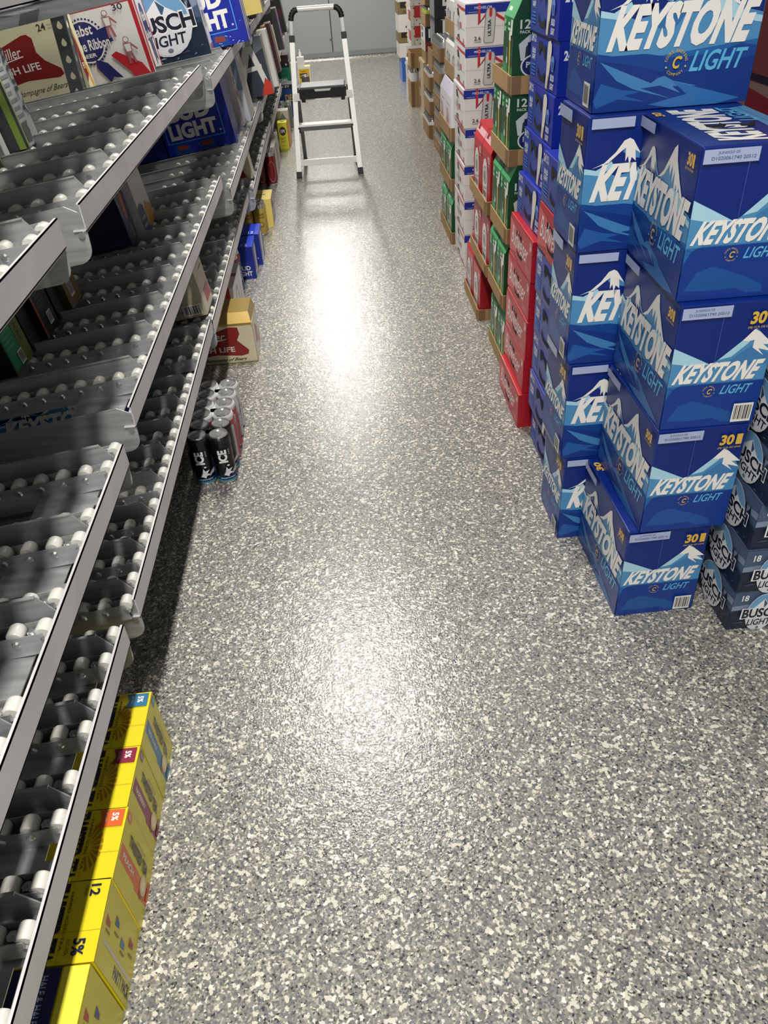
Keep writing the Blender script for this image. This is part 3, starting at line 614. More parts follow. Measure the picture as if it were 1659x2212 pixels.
for k, (h, b, F, lab) in enumerate(((.14, '#a98d68', [R('#8a2f2b', .5, .3, .62, 1)], 'tan case with a red strip, lowest beneath the navy one'), (.13, '#b9a47e', [R('#e4d3a4', .1, .4, .5, 1)], 'tan and cream case, second beneath the navy one'), (.115, '#b39a72', [R('#e4d3a4', .1, .5, .6, 1)], 'tan case with cream top, third beneath the navy one'))):
    o = plain(.24, .36, h, b, {'F': F, 'L': [R('#c2b08d', .0, 0, 1, 1), R('#7a2e2a', .1, .2, .3, .8)]}); put(o, .752+.12, 7.0+.18, z); z += h+.002; tag(o, lab, 'beer case')
o = plain(.26, .3, .075, '#9c8259', {'F': [R('#9c8259', 0, 0, 1, 1)]}); put(o, .768+.13, 6.96+.15, z); tag(o, 'low kraft case directly beneath the navy and white case', 'beer case'); z += .077
o = plain(.26, .3, .165, '#151a33', {'F': [R('#161b36', 0, .42, 1, 1), R('#7d1a20', 0, 0, 1, .42), C('#e2d6b4', .62, .2, .3, .18), T('#f4f4f4', '18', .1, .55, .42, .92, 0, 0, .03), R('#8a8fa8', .5, .78, .66, .92)], 'L': [R('#e9e6df', 0, 0, 1, 1), R('#2c2f31', .2, .5, .5, .7), R('#7f8a80', .1, .8, .6, .95), R('#c9bfa6', .1, .05, .8, .4)], 'T': [R('#7f2430', 0, 0, 1, 1)]}); put(o, .768+.13, 6.96+.15, z); tag(o, 'navy and white case with a large 18 over dark red', 'beer case'); z += .167
for k in range(2):
    o = can_tray(.26, .3, .085, 4, 4, mat(('#b7c34a', '#5fb7d6')[k], .35), canh=.118); put(o, .775+.13, 6.96+.15, z); z += .138; tag(o, ('kraft tray of lime-green cans standing on the navy and white case', 'kraft tray of sky-blue cans standing on the lime-green ones')[k], 'case of cans')
# last column by the back wall
o = plain(.24, .34, .21, '#2357a8', {'F': [R('#2c62b8', 0, 0, 1, 1), R('#1a4a96', 0, .48, 1, .5), T('#e8eefc', '12', .12, .74, .32, .84, 0, 0, .03), T('#1b2a66', 'Light', .5, .26, .9, .4), R('#dfe6f2', .18, .06, .4, .24), R('#1f2a30', .24, .09, .34, .2)], 'L': [R('#5d7fd0', 0, 0, 1, 1)], 'T': [R('#7d92dc', 0, 0, 1, 1)]}); put(o, .735+.12, 8.85+.17, 0); tag(o, 'blue 12-pack case on the floor in the farthest right column', 'beer case')
z = .212
for k, (h, b, F, lab) in enumerate(((.125, '#e8e4dc', [R('#2a2a2e', .3, .0, .55, .3), R('#cfcfd4', .3, .3, .9, .8)], 'white case with grey panel, directly on the blue far case'), (.09, '#8d7247', [R('#1b1a18', .1, .5, .9, 1), C('#d8a838', .5, .75, .2, .22)], 'brown tray case with gold badge, low in the farthest right column'), (.15, '#eae6df', [C('#4a4a4a', .4, .3, .12, .08), R('#d3d3d8', .45, .4, 1, .9)], 'white case with small dark emblem between two brown tray cases'), (.10, '#8d7247', [R('#1b1a18', .1, .5, .9, 1), C('#d8a838', .5, .75, .2, .22), R('#6a4f2a', .2, .1, .8, .3)], 'brown tray case with gold badge, high in the farthest right column'), (.16, '#efece6', [C('#4a4a4a', .4, .35, .14, .1), R('#9a9a9e', .6, .3, .95, 1)], 'white case with grey can picture at the top of the farthest right column'))):
    o = plain(.24, .34, h, b, {'F': F, 'L': [R('#dad6cd' if k % 2 == 0 else '#7c6238', 0, 0, 1, 1)]}); put(o, .715+.12, 8.85+.17, z); z += h+.001; tag(o, lab, 'beer case')
# cream case on a support behind the mountain cartons, top right
for k in range(4):
    o = plain(.42, .28, .235, '#cfc4a3', {'F': [R('#cbbf9e', 0, 0, 1, 1), Q('#7d1f22', (.0, .2), (.12, .16), (.2, .35), (.16, .9), (.0, .95)), T('#2a2622', '12', .30, .86, .38, .94)], 'L': [R('#9a7b6a', 0, 0, 1, 1), Q('#8a2428', (.3, .3), (.9, .2), (.95, .8), (.4, .85))], 'T': [R('#b9ab83', 0, 0, 1, 1)]}); put(o, 1.01+.21, 1.86+.14, k*.237)
    tag(o, 'cream case with dark red print, %s, behind the mountain cartons' % ORD[k], 'beer case', 'cream cases behind the mountain cartons')
o = plain(.42, .28, .235, '#7a3328', {'F': [R('#7c382c', 0, 0, 1, 1), R('#6b5a3c', 0, .0, 1, .2)], 'L': [R('#8a4236', 0, 0, 1, 1)]}); put(o, .995+.21, 1.86+.14, 4*.237); tag(o, 'brownish red case topping the cream stack behind the mountain cartons', 'beer case')
# ================================================================ STEP LADDER
def ladder():
    o = empty('step_ladder', (-.06, 5.33, 0)); AL = mat('#f6f5f2', .35, .1); ALD = mat('#6f7071', .5, .5); BK = mat('#131314', .5)
    k = .27; top = .80
    def fx(s, z): return s*(.202-(.049/.9)*z)
    for s in (-1, 1):
        mb = MB(); p0 = (fx(s, .03), k*.03, .03); p1 = (fx(s, .765), k*.765, .765); mb.bar(p0, p1, .022, .03, AL, (1, 0, 0)) if False else mb.bar(p0, p1, .030, .018, AL)
        mb.box(0, 0, 0, 0, 0, 0, AL) if False else None
        r = mb.build('front_rail', o)
        mb = MB(); mb.bar((fx(s, 0), 0, 0), (fx(s, .035), k*.035, .035), .036, .028, BK); mb.build('rubber_foot', r)
        mb = MB(); mb.bar((fx(s, .74), k*.74, .74), (fx(s, .765), k*.765, .775), .034, .026, BK); mb.build('collar', r)
        mb = MB(); x = s*.175; mb.bar((x, .385, .02), (x*.93, .17, .50), .024, .016, ALD); rr = mb.build('rear_leg', o)
        mb = MB(); mb.bar((x, .395, 0), (x, .38, .035), .03, .022, BK); mb.build('rubber_foot', rr)
        mb = MB(); mb.bar((fx(s, .775), k*.775, .775), (fx(s, .85), k*.85, .85), .018, .018, mat('#8b8c8d', .4, .6)); mb.build('handle_post', o)
    # top handle: grip bar with rounded black corners
    xt = abs(fx(1, .85)); mb = MB(); y = k*.9; mb.cyl((-xt+.036, y, .905), (xt-.036, y, .905), .0155, AL, 14); mb.build('handle_grip', o, True)
    for s in (-1, 1):
        mb = MB(); pts = []
        for i in range(7):
            a = math.radians(15*i); pts.append(Vector((s*(xt-.042+.042*math.cos(a)), y-.012*(1-i/6), .85+.055*math.sin(a))))
        for a, b in zip(pts, pts[1:]): mb.cyl(a, b, .0165, BK, 12)
        mb.build('handle_corner', o, True)
    # platform
    z = .445; mb = MB(); w = .285
    mb.bbox(-w/2, w/2, .10, .30, z+.045, z+.062, mat('#56575a', .45), .006); mb.build('platform_top', o)
    mb = MB(); mb.slab([(-w/2, 0), (-w/2, .052), (-.055, .052), (-.045, .038), (.045, .038), (.055, .052), (w/2, .052), (w/2-.004, 0)], BK, lambda u, v, q: (u, .098+q, z-.006+v), .012)
    for s in (-1, 1): mb.box(s*w/2-.006, s*w/2+.006, .10, .29, z-.004, z+.05, BK); mb.box(s*.125-.012, s*.125+.012, .1, .13, z-.024, z-.004, BK)
    mb.build('platform_frame', o)
    mb = MB(); mb.box(-.19, .19, .108, .125, z-.014, z+.004, AL); mb.box(-.05, .05, .09, .1, z-.012, z-.006, AL); mb.build('platform_bracket', o)
    for s in (-1, 1): mb = MB(); mb.box(min(s*.14, s*.185), max(s*.14, s*.185), .1, .112, z-.012, z+.028, AL); mb.build('platform_bracket', o)
    for z, t in ((.275, 'step'), ):
        x = abs(fx(1, z))-.01; mb = MB(); mb.bbox(-x, x, k*z-.005, k*z+.075, z+.006, z+.024, AL, .003); st = mb.build('step', o)
        mb = MB(); mb.box(-x, x, k*z-.007, k*z-.003, z-.012, z+.012, ALD); mb.build('step_edge', st)
        for s in (-1, 1): mb = MB(); mb.box(min(s*x, s*(x-.014)), max(s*x, s*(x-.014)), k*z-.009, k*z+.05, z-.022, z+.008, BK); mb.build('step_bracket', st)
    x = abs(fx(1, .065))-.01; mb = MB(); mb.bbox(-x, x, k*.085-.006, k*.085+.004, .066, .104, AL, .002); mb.build('cross_brace', o)
    tag(o, 'folding aluminium step ladder with black platform and rounded top handle, standing in the aisle', 'step ladder')
    o.rotation_euler = (0, 0, -.03)
ladder()
# ================================================================ GOODS ON THE LEFT FLOW SHELVES
def on_shelf(o, w, d, xe, y, zt, xr, label, cat='beer carton', group=None, rz=0.):
    x = xe-w/2; put(o, x, y+d/2, zt+.13*(x-xr)+.0035, rz, -SLOPE); return tag(o, label, cat, group)
def cart(w, d, h, base, F=(), Rr=(), Tt=(), name='drink_carton'): return carton(name, w, d, h, base, {'F': list(F), 'R': list(Rr), 'T': list(Tt)}, .003)
def nutrition(c0, c1, v0=.05, v1=.95, u0=.08, u1=.6):
    o = []; n = 14; rnd = random.Random(5)
    for i in range(n):
        v = v0+(v1-v0)*i/n; o.append(R(c1, u0, v, u0+(u1-u0)*(.55+.45*rnd.random()), v+(v1-v0)/n*.45))
    return o
BADGE = '#7e1a1c'
def highlife_face(cr='#e2dab9'):
    return [Q(BADGE, (.10, .30), (.10, .62), (.16, .70), (.55, .86), (.60, .86), (.64, .80), (.63, .62), (.68, .50), (.80, .36), (.81, .28), (.76, .25), (.45, .29), (.16, .24)), T('#e9e2d6', 'Miller', .26, .60, .50, .74, .25, 0, .005), Q('#e9e2d6', (.22, .55), (.5, .60), (.5, .615), (.26, .57)), T('#e9e2d6', 'HIGH LIFE', .18, .40, .62, .50, 0, 0, .02),
            T('#3a3428', 'The Champagne of Beers', .14, .08, .82, .18, .25, 0, .0), T('#3a3428', '24', .72, .86, .80, .95, 0, 0, .02), R('#b9b092', .82, .91, .9, .925), R('#b9b092', .82, .87, .9, .885), T('#4a4436', '1903', .2, .86, .3, .9)]
W3, X3 = .930, -.45
for k, (xe, y, d) in enumerate(((-.757, 2.106, .097), (-.768, 1.935, .07), (-.778, 1.80, .09))):
    o = cart(.34, d, .265, '#c9cbcc', [R('#4c5050', 0, 0, 1, 1), R('#9bb84c', .93, 0, .98, 1)], nutrition('', '#8f9394')+[R('#8fae3c', .0, 0, .05, 1), R('#6a6d6c', .08, .05, .45, .2), T('#2e4a4e', 'TRULY', .66, .22, .9, .95, 0, -90, .02)])
    on_shelf(o, .34, d, xe, y, W3, X3, 'slim pale carton with dark vertical lettering, %s from the roller end on the upper shelf' % ('farthest', 'middle', 'nearest')[k], 'drink carton', 'slim pale cartons on the upper shelf')
o = cart(.42, .085, .262, '#d9d0ab', [R('#cfc8a6', 0, 0, 1, 1)]+highlife_face(), [Q(BADGE, (0, .1), (.55, .2), (.3, .75), (0, .8)), Q('#c9982f', (.45, .35), (.7, .3), (.9, .0), (.6, .02), (.42, .3)), Q('#b98a3a', (.35, .8), (.45, .35), (.58, .35), (.45, .8)), T('#efe8dc', 'FE', .1, .28, .35, .36)], [R('#8a6a34', 0, 0, 1, 1)])
on_shelf(o, .42, .085, -.965, 3.56, .889, -.45, 'cream carton with dark red badge behind the perforated post, upper shelf')
# ribbon carton
def ribbon():
    nv, rd = '#1c2260', '#b3222c'
    o = [R('#dcdbd8', 0, 0, 1, 1), R(rd, .93, 0, .985, 1), R(rd, 0, .96, .93, 1)]
    for i in range(36):
        a = math.radians(10*i); o.append(C(nv, .22+.26*math.cos(a), .58+.30*math.sin(a), .014, .014))
    o += [C('#dcdbd8', .22, .58, .245, .285), C(nv, .22, .58, .225, .265), Q(nv, (.0, .42), (.58, .52), (.55, .72), (.42, .70), (.0, .62)), T('#dcdbd8', 'Pabst', .06, .66, .36, .80, .2, 0, .02), T('#dcdbd8', 'Blue Ribbon', .02, .46, .53, .60, .05, 0, .02), T('#dcdbd8', 'BEER', .1, .37, .3, .42),
          Q(nv, (.26, .33), (.40, .26), (.55, .02), (.42, .06), (.36, .0), (.24, .22)), Q(rd, (.48, .34), (.56, .38), (.86, .16), (.93, .0), (.70, .0), (.66, .1)), T('#26262a', '30', .70, .88, .84, .96, 0, 0, .01)]
    def man(u, v, s):
        c = '#a05b5e'; return [C(c, u, v+.20*s, .05*s, .05*s), C('#dcdbd8', u, v+.20*s, .038*s, .038*s), Q(c, (u-.07*s, v+.14*s), (u+.07*s, v+.14*s), (u+.05*s, v-.02*s), (u-.05*s, v-.02*s)), Q('#dcdbd8', (u-.055*s, v+.125*s), (u+.055*s, v+.125*s), (u+.04*s, v), (u-.04*s, v)), Q(c, (u-.05*s, v-.03*s), (u-.01*s, v-.03*s), (u-.02*s, v-.2*s), (u-.06*s, v-.2*s)), Q(c, (u+.01*s, v-.03*s), (u+.05*s, v-.03*s), (u+.08*s, v-.2*s), (u+.04*s, v-.2*s)), Q(c, (u+.07*s, v+.13*s), (u+.16*s, v+.02*s), (u+.14*s, v+.0*s), (u+.05*s, v+.1*s))]
    return o+man(.58, .72, .8)+man(.74, .34, .8)
o = cart(.30, .165, .262, '#d6d5d2', ribbon(), [R('#d8d7d4', 0, 0, 1, 1), R('#a5222b', 0, 0, .16, 1), R('#a5222b', .9, 0, 1, 1), C('#25275c', .52, .66, .26, .24), T('#dcdbd8', 'Pabst', .34, .66, .72, .78, .2), R('#25275c', .26, .40, .86, .56), T('#dcdbd8', 'Blue Ribbon', .3, .43, .82, .53), Q('#2b2a55', (.38, .4), (.72, .4), (.8, .1), (.62, .16), (.5, .06), (.42, .2))])
on_shelf(o, .30, .165, -.713, 3.665, .889, -.45, 'white and red carton with blue ribbon badge on the upper shelf')
o = cart(.34, .12, .275, SLATE, busch_scene()+busch_logo(.52, .52, .36, .44, .40), [R('#aab2c4', 0, 0, 1, 1), R('#16243c', .0, 0, .12, 1), ('p', SLOT_SHADE, [(.4, .78), (.7, .74), (.7, .92), (.4, .96)]), R('#e4e4e6', .3, .12, .9, .6)]+BAR(.35, .3, .85, .6)+[Q('#c0583c', (.3, .02), (.9, .0), (.8, .12), (.4, .1))])
on_shelf(o, .34, .12, -.500, 3.85, .889, -.45, 'dark blue-grey carton with big round mountain badge on the upper shelf')
def budl_face(fr=True):
    o = [R('#0b239a', 0, 0, 1, 1), R('#4da3ea', .04, .19, .88, .97), R('#0b239a', .052, .203, .868, .957), T('#efece6', 'BUD', .14, .53, .76, .80, 0, 0, .05), T('#efece6', 'LIGHT', .10, .24, .80, .50, 0, 0, .05), C('#c9cdf2', .83, .27, .016, .014)]
    for i in range(2): o += [Q('#0d3f94', (.1+i*.36, 0), (.36+i*.36, 0), (.34+i*.36, .14), (.28+i*.36, .18), (.17+i*.36, .18), (.11+i*.36, .14)), Q('#8c3a34', (.15+i*.36, .07), (.31+i*.36, .07), (.3+i*.36, .14), (.16+i*.36, .15))]
    rnd = random.Random(9)
    for i in range(26): o.append(C('#b9c9f2', .05+.9*rnd.random(), .3*rnd.random(), .006+.006*rnd.random(), .006))
    return o
o = cart(.30, .17, .27, '#0b239a', budl_face(), [R('#33399c', 0, 0, 1, 1), Q('#e8e3dc', (.18, .0), (.34, .0), (.4, .95), (.26, .98), (.2, .7)), R('#1a2c96', .36, 0, .5, 1), Q('#dad6d2', (.55, .1), (.8, .2), (.78, .9), (.6, .9))])
on_shelf(o, .30, .17, -.343, 3.985, .893, -.45, 'bright blue carton with big white letters overhanging the upper shelf rail')
o = cart(.15, .10, .20, '#e8cf72', [R('#ecd57c', 0, 0, 1, 1)]+[Q('#3c2a14', (.3, .5), (.5, .42), (.7, .5), (.62, .6), (.75, .7), (.6, .78), (.66, .92), (.5, .84), (.34, .92), (.42, .74), (.3, .66), (.44, .6))]+[T('#5a431c', 'ALE', .62, .80, .9, .95, 0, 0, .0)], [R('#c9b98a', 0, 0, 1, 1)])
on_shelf(o, .15, .10, -.335, 5.0, .925, -.45, 'pale yellow pack with dark lion mark at the upper shelf edge', 'drink carton')
for k, (xe, y, w, h, b, lab) in enumerate(((-.41, 5.5, .16, .2, '#26272b', 'black carton on the upper shelf just past the pale yellow pack'), (-.40, 6.1, .2, .22, '#4a3a2a', 'brown carton on the far upper shelf past the black one'))):
    o = cart(w, .2, h, b, [R('#1b1b1e' if k == 0 else '#5a432c', .1, .1, .9, .9)]); on_shelf(o, w, .2, xe, y, .882, -.45, lab)
# middle shelf
Z2 = .562
o = cart(.36, .098, .245, '#0c1040', [R('#0a0d38', 0, 0, 1, 1), T('#2a3476', 'LAGER', .8, .04, .96, .09)], [R('#3a3a58', 0, 0, 1, 1), Q('#9a4a2c', (.2, .62), (.5, .6), (.6, .95), (.3, .98)), Q('#b3683c', (.42, .3), (.62, .28), (.8, .55), (.6, .66), (.5, .5)), Q('#7a3a2a', (.3, .4), (.5, .35), (.5, .6), (.35, .62)), Q('#8a7a3c', (.55, .05), (.72, .05), (.7, .22), (.6, .24)), R('#22305c', 0, 0, .12, .5)])
on_shelf(o, .36, .098, -.655, 2.42, Z2, -.45, 'navy carton with orange illustration on the middle shelf')
o = cart(.36, .17, .25, '#d5d1ce', [R('#cfcbc8', 0, 0, 1, 1)], [R('#cfcac8', 0, 0, 1, 1), T('#a3262c', 'Haus', .1, .66, .9, .94, .2, 0, .01), R('#8a8788', .0, .62, .9, .625), Q('#bf8a34', (.45, 0), (1, 0), (1, .2), (.7, .26), (.6, .3), (.45, .2)), Q('#3c4468', (.0, 0), (.42, 0), (.42, .28), (.2, .34), (0, .3)), R('#99979a', .06, .05, .36, .09), R('#99979a', .06, .14, .36, .18)])
on_shelf(o, .36, .17, -.632, 2.535, Z2, -.45, 'off-white carton with red script beside the navy one, middle shelf')
for k, (xe, y, d, b, Rf, lab) in enumerate((
        (-.727, 1.965, .098, '#6f5836', [R('#7c623b', 0, 0, 1, 1)]+BAR(.3, .1, .62, .28), 'kraft-brown end carton with small barcode on the middle shelf'),
        (-.742, 1.900, .058, '#0e0e10', [R('#161618', 0, 0, 1, 1), T('#c9c9c9', 'Y', .2, .72, .8, .86)], 'slim black carton beside the kraft-brown end carton'),
        (-.742, 1.790, .098, '#121214', [R('#1a1a1c', 0, 0, 1, 1), R('#9a4a2c', 0, 0, .10, 1)]+nutrition('', '#48484a', .3, .95, .2, .7)+BAR(.45, .08, .75, .22), 'black carton with an orange edge stripe on the middle shelf'),
        (-.757, 1.722, .060, '#0c0c0e', [R('#141416', 0, 0, 1, 1)], 'plain black carton between the orange-edged and green ones'),
        (-.757, 1.597, .118, '#145c38', [R('#2c8f60', .04, .04, .60, .98), R('#14603a', .0, .0, .05, 1), R('#6d7a34', .62, 0, 1, 1), T('#27331a', 'TEXAS', .72, .2, .84, .55, 0, -90, .01), T('#d2d6c6', 'Y', .68, .72, .95, .88)]+nutrition('', '#4ea57a', .25, .95, .1, .55)+BAR(.36, .04, .6, .18), 'green and olive carton with barcode, nearest on the middle shelf'))):
    o = cart(.34, d, .225, b, [R('#0b0b0c' if k else '#4a3b24', 0, 0, 1, 1)], Rf); on_shelf(o, .34, d, xe, y, Z2, -.45, lab, 'drink carton')
o = cart(.33, .2, .26, '#0a1c80', budl_face()[:8]+budl_face()[8:12], [R('#1a2b92', 0, 0, 1, 1)]); on_shelf(o, .33, .2, -.472, 4.0, .502, -.45, 'dark blue carton with grey-white letters inside the middle shelf')
o = cart(.30, .2, .26, '#0a1a78', [R('#0a1a78', 0, 0, 1, 1), Q('#b9bac6', (.86, .3), (.93, .3), (.95, .9), (.88, .95))]+[C('#8ea2dc', .1+.23*(i % 4), .2+.1*i, .006, .006) for i in range(7)]); on_shelf(o, .30, .2, -.81, 4.0, .502, -.45, 'plain dark blue carton left of the lettered one, middle shelf')
o = cart(.19, .09, .27, '#d4d0d4', [R('#cfccd2', 0, 0, 1, 1), Q('#b8191f', (.36, 0), (.62, 0), (.62, 1), (.30, 1)), T('#e9e4e4', '18', .34, .84, .56, .92), ('p', SLOT_SHADE, [(.1, .58), (.24, .56), (.24, .72), (.1, .74)]), R('#a9a8b2', .8, 0, .82, 1)], [R('#d7d3d6', 0, 0, 1, 1), Q('#b8191f', (.2, .5), (.8, .4), (.8, .55), (.3, .62)), ('p', SLOT_SHADE, [(.3, .7), (.6, .68), (.6, .8), (.3, .82)])], [R('#8e1218', 0, 0, 1, 1)])
on_shelf(o, .19, .09, -.462, 4.38, .502, -.45, 'white carton with bold red stripe on the middle shelf')
o = cart(.21, .26, .29, '#b9c2cf', [R('#7f93ad', 0, .5, 1, 1), Q('#c9d0da', (0, 0), (1, 0), (1, .45), (.8, .55), (.55, .7), (.4, .55), (.2, .62), (0, .5)), Q('#5d7896', (.1, .0), (.9, .0), (.8, .2), (.6, .3), (.3, .22)), T('#a3202a', 'L', .2, .38, .4, .6, .3, 0, .02)], [R('#b4b6bc', 0, 0, 1, 1), R('#c2a052', .55, 0, .68, 1), R('#8f9096', .3, 0, .36, 1), R('#e0e0e2', .8, 0, .9, 1)])
on_shelf(o, .21, .26, -.435, 4.49, .502, -.45, 'silver-blue mountain carton with gold side stripe on the middle shelf')
o = cart(.20, .13, .30, '#3a4150', [R('#39404e', 0, 0, 1, 1), Q('#6e7c88', (.0, .5), (1, .8), (1, 1), (0, 1)), Q('#e8e5e0', (.05, .12), (.2, .12), (.62, .82), (.62, .95), (.5, .95), (.02, .3)), Q('#e8e5e0', (.52, .92), (.66, .95), (.98, .12), (.82, .10)), Q('#e8e5e0', (.15, .42), (.85, .46), (.85, .54), (.2, .50)), Q('#cf3b2c', (.66, .0), (1, .0), (1, .2), (.86, .3))], [R('#a9a8a4', 0, 0, 1, 1), Q('#cf3b2c', (0, 0), (.3, 0), (.1, .25), (0, .25))])
on_shelf(o, .20, .13, -.345, 5.17, .508, -.45, 'slate carton with huge white letter A and red corner')
for k, (xe, y, w, d, h, b, Fc, Rc, lab) in enumerate((
        (-.325, 5.46, .16, .10, .31, '#e6e4e0', '#e9e7e3', '#dedbd6', 'white carton directly behind the slate letter A carton'),
        (-.36, 5.86, .22, .12, .30, '#8a6a2c', '#a87a30', '#2a2420', 'amber carton with dark side behind the white carton'),
        (-.345, 6.2, .10, .16, .30, '#5a3038', '#4a2a30', '#7a4a50', 'maroon carton with pinkish side behind the amber one'),
        (-.37, 6.75, .20, .12, .24, '#7c7f5e', '#3a4a30', '#d8d79a', 'dark green patterned carton with lime-yellow side, far middle shelf'),
        (-.365, 7.55, .18, .16, .30, '#55565a', '#3c3d40', '#7a3a8a', 'grey carton with purple side, far middle shelf'),
        (-.39, 9.0, .26, .20, .34, '#161315', '#161315', '#2c2a2a', 'tall black 12-pack carton at the far end of the middle shelf'))):
    F = [R(Fc, .04, .02, .96, .98)]
    if k == 3: F += [Q('#1f2a1c', (.2, .1), (.8, .1), (.7, .7), (.5, .9), (.3, .6))]
    if k == 5: F += [T('#cfcfcf', '12', .62, .84, .78, .92), R('#3a1418', 0, .42, 1, .6), R('#5a2a2e', .1, .40, .9, .41)]
    o = cart(w, d, h, b, F, [R(Rc, 0, 0, 1, 1)]); on_shelf(o, w, d, xe, y, .486 if k > 1 else .50, -.45, lab, 'drink carton')
# lowest shelf
o = cart(.36, .15, .172, '#c9c1a0', [R('#b9b295', 0, 0, 1, 1)]+highlife_face()+BAR(.80, .04, .97, .24)+[Q(BADGE, (.55, .3), (.72, .3), (.70, .5), (.6, .55))], [R('#c8c0ac', 0, 0, 1, 1), R('#7a3a3c', .3, .35, .9, .38), R('#a04a50', .35, .12, .95, .34), R('#2b2826', .5, .7, .9, .73)]); on_shelf(o, .36, .15, -.462, 2.372, .318, -.45, 'cream carton with barcode resting on the lowest shelf')
o = cart(.26, .12, .2, '#cdc5aa', [R('#c9c0a4', 0, 0, 1, 1), Q('#8a1e1e', (.2, .1), (.9, .05), (.8, .4), (.5, .6), (.2, .4))], [R('#e6e0d2', 0, 0, 1, 1), R('#3a3834', 0, 0, .12, 1)]); on_shelf(o, .26, .12, -.435, 4.12, .303, -.45, 'cream and red carton low on the third bay shelf')
o = keystone_box(True); o.scale = (1, 1, .66); on_shelf(o, KW, KD, -.60, 1.665, .318, -.45, 'blue mountain carton lying inside the lowest shelf')
o = cart(.26, .09, .165, '#4e7fb0', [R('#5b8fc0', 0, 0, 1, 1), R('#d7d9dc', .5, .5, .75, .9)], [], [R('#7c5430', .5, 0, 1, 1), R('#6a9acb', 0, 0, .5, 1)]); on_shelf(o, .26, .09, -.58, 1.90, .318, -.45, 'light blue and brown carton behind the lying mountain carton')
# ================================================================ GOODS ON THE FLOOR, LEFT
YL, NVT = '#e3cf1e', '#141a3c'
def tea(col, flavour, party=False):
    RX = .168
    Tt = [R('#e0cd1c', 0, 0, 1, 1), R('#c9b414', .80, 0, .803, 1)]
    for i in range(9):
        a = math.radians(-70+i*17); Tt.append(Q('#b98416', (.80+.035*math.cos(a), .45+.10*math.sin(a)), (.80+.10*math.cos(a+.10), .45+.34*math.sin(a+.10)), (.80+.10*math.cos(a-.10), .45+.34*math.sin(a-.10))) if not party else R('#e0cd1c', .7, .4, .71, .41))
    Tt += [T(NVT, 'TWISTED TEA', .68, .03, .785, .97, 0, -90, .04), T('#3a3114', 'HARD ICED TEA', .80, .15, .815, .85, 0, -90, .0), R('#8f7f14', .3, .36, 1, .364)]
    if not party: Tt += [Q(col, (.84, .72), (.985, .72), (.985, .97), (.84, .97), (.86, .84)), T('#f0eee8', '5%', .915, .80, .955, .92, 0, -90, .03), T('#e0ded8', 'ALC./VOL.', .875, .78, .89, .93, 0, -90, .0)]
    else: Tt += [T(NVT, '12', .90, .78, .955, .93, 0, -90, .03), T(NVT, 'CANS', .87, .79, .885, .92, 0, -90, .0), T(NVT, '5%', .87, .08, .935, .28, 0, -90, .03), T(NVT, 'ALC./VOL.', .835, .08, .855, .28, 0, -90, .0)]
    # aisle side: u runs away from the viewer, v up
    S = [R('#d5c631', 0, 0, 1, 1)]
    if not party:
        S += [Q(col, (.30, .96), (.52, .96), (.52, .0), (.30, .0), (.26, .42), (.30, .46)), T('#e4ded0', flavour, .37, .52, .45, .88, 0, -90, .02), Q(col, (.62, .96), (.8, .96), (.8, .80), (.62, .86)) if False else R(col, .84, .86, .97, .975), T('#dcd8cc', '5%', .87, .88, .94, .95, 0, -90, .02), C('#8a3f1c', .32, .24, .06, .05), C('#e0c88a', .46, .2, .13, .1), C('#f0e0b8', .46, .2, .08, .06)]
        S += [T('#2b2a3c', 'TWISTED TEA', .60, .16, .76, .80, 0, -90, .04), T('#6b6438', 'HARD ICED TEA', .80, .3, .83, .6, 0, -90), R(col, .36, .0, .62, .07)]
    else:
        S += [T('#2b2a3c', 'PARTY PACK', .08, .03, .24, .52, 0, -90, .04), Q('#c9c2ae', (.28, .9), (.33, .9), (.33, .02), (.28, .02))]
        for i, c in enumerate(('#b0302c', '#2c4c80', '#3b7aa8', '#a03048')): S += [Q(c, (.48+.13*(i % 2), .92-.22*i), (.60+.13*(i % 2), .92-.22*i), (.56+.13*(i % 2), .82-.22*i), (.5+.13*(i % 2), .80-.22*i)), R('#7a7030', .42+.1*(i % 2), .78-.22*i, .45+.1*(i % 2), .9-.22*i)]
    return carton('tea_carton', .27, .118, RX, YL, {'T': Tt, 'R': S, 'F': [R('#d8c41a', 0, 0, 1, 1), T(NVT, 'TWISTED TEA', .2, .4, .9, .7, 0, 0, .04)]}, .003)
TL = (('#2f6f96', 'HALF & HALF', False, .838, 'blue Half and Half panel, farthest of the row'), ('#8a2440', 'RASPBERRY', False, .720, 'dark red raspberry panel, second farthest'), ('#d8642c', 'PEACH', False, .604, 'orange peach panel, in mid row'), ('#2c4c80', '', True, .486, 'Party Pack lettering'))
for k, (c, f, pty, y, lab) in enumerate(TL):
    o = tea(c, f, pty); put(o, -.437-.135+(.0, .0, .002, 0)[k], y+.059, 0, (.01, 0, -.008, .006)[k]); tag(o, 'yellow carton on the floor with %s' % lab, 'tea carton', 'yellow tea cartons along the lowest shelf')
o = tea('#26306e', 'LIGHT', True); mb = MB(); put(o, -.575, .365+.059, 0); tag(o, 'yellow carton with navy band, nearest of the floor row', 'tea carton', 'yellow tea cartons along the lowest shelf')
mb = MB(); ink(mb, [R('#1a1f66', .60, .0, .86, 1), T('#aab2dc', 'HALF & HALF', .76, .42, .80, .92, 0, -90, .02), T('#e9eaf2', 'TWISTED', .66, .0, .74, .5, 0, -90, .03), R('#efe24a', .87, 0, 1, 1), R('#c23a2a', .56, .3, .60, 1)], lambda u, v, q: (-.135+u*.27, -.059+v*.118, .168+.002+q)); b = mb.build('navy_band', o); b['label'] = 'navy band printed on the top'
o = tea('#2c4c80', '', True); put(o, -.578, .245+.059, 0); tag(o, 'yellow carton at the bottom left corner, almost out of view', 'tea carton', 'yellow tea cartons along the lowest shelf')
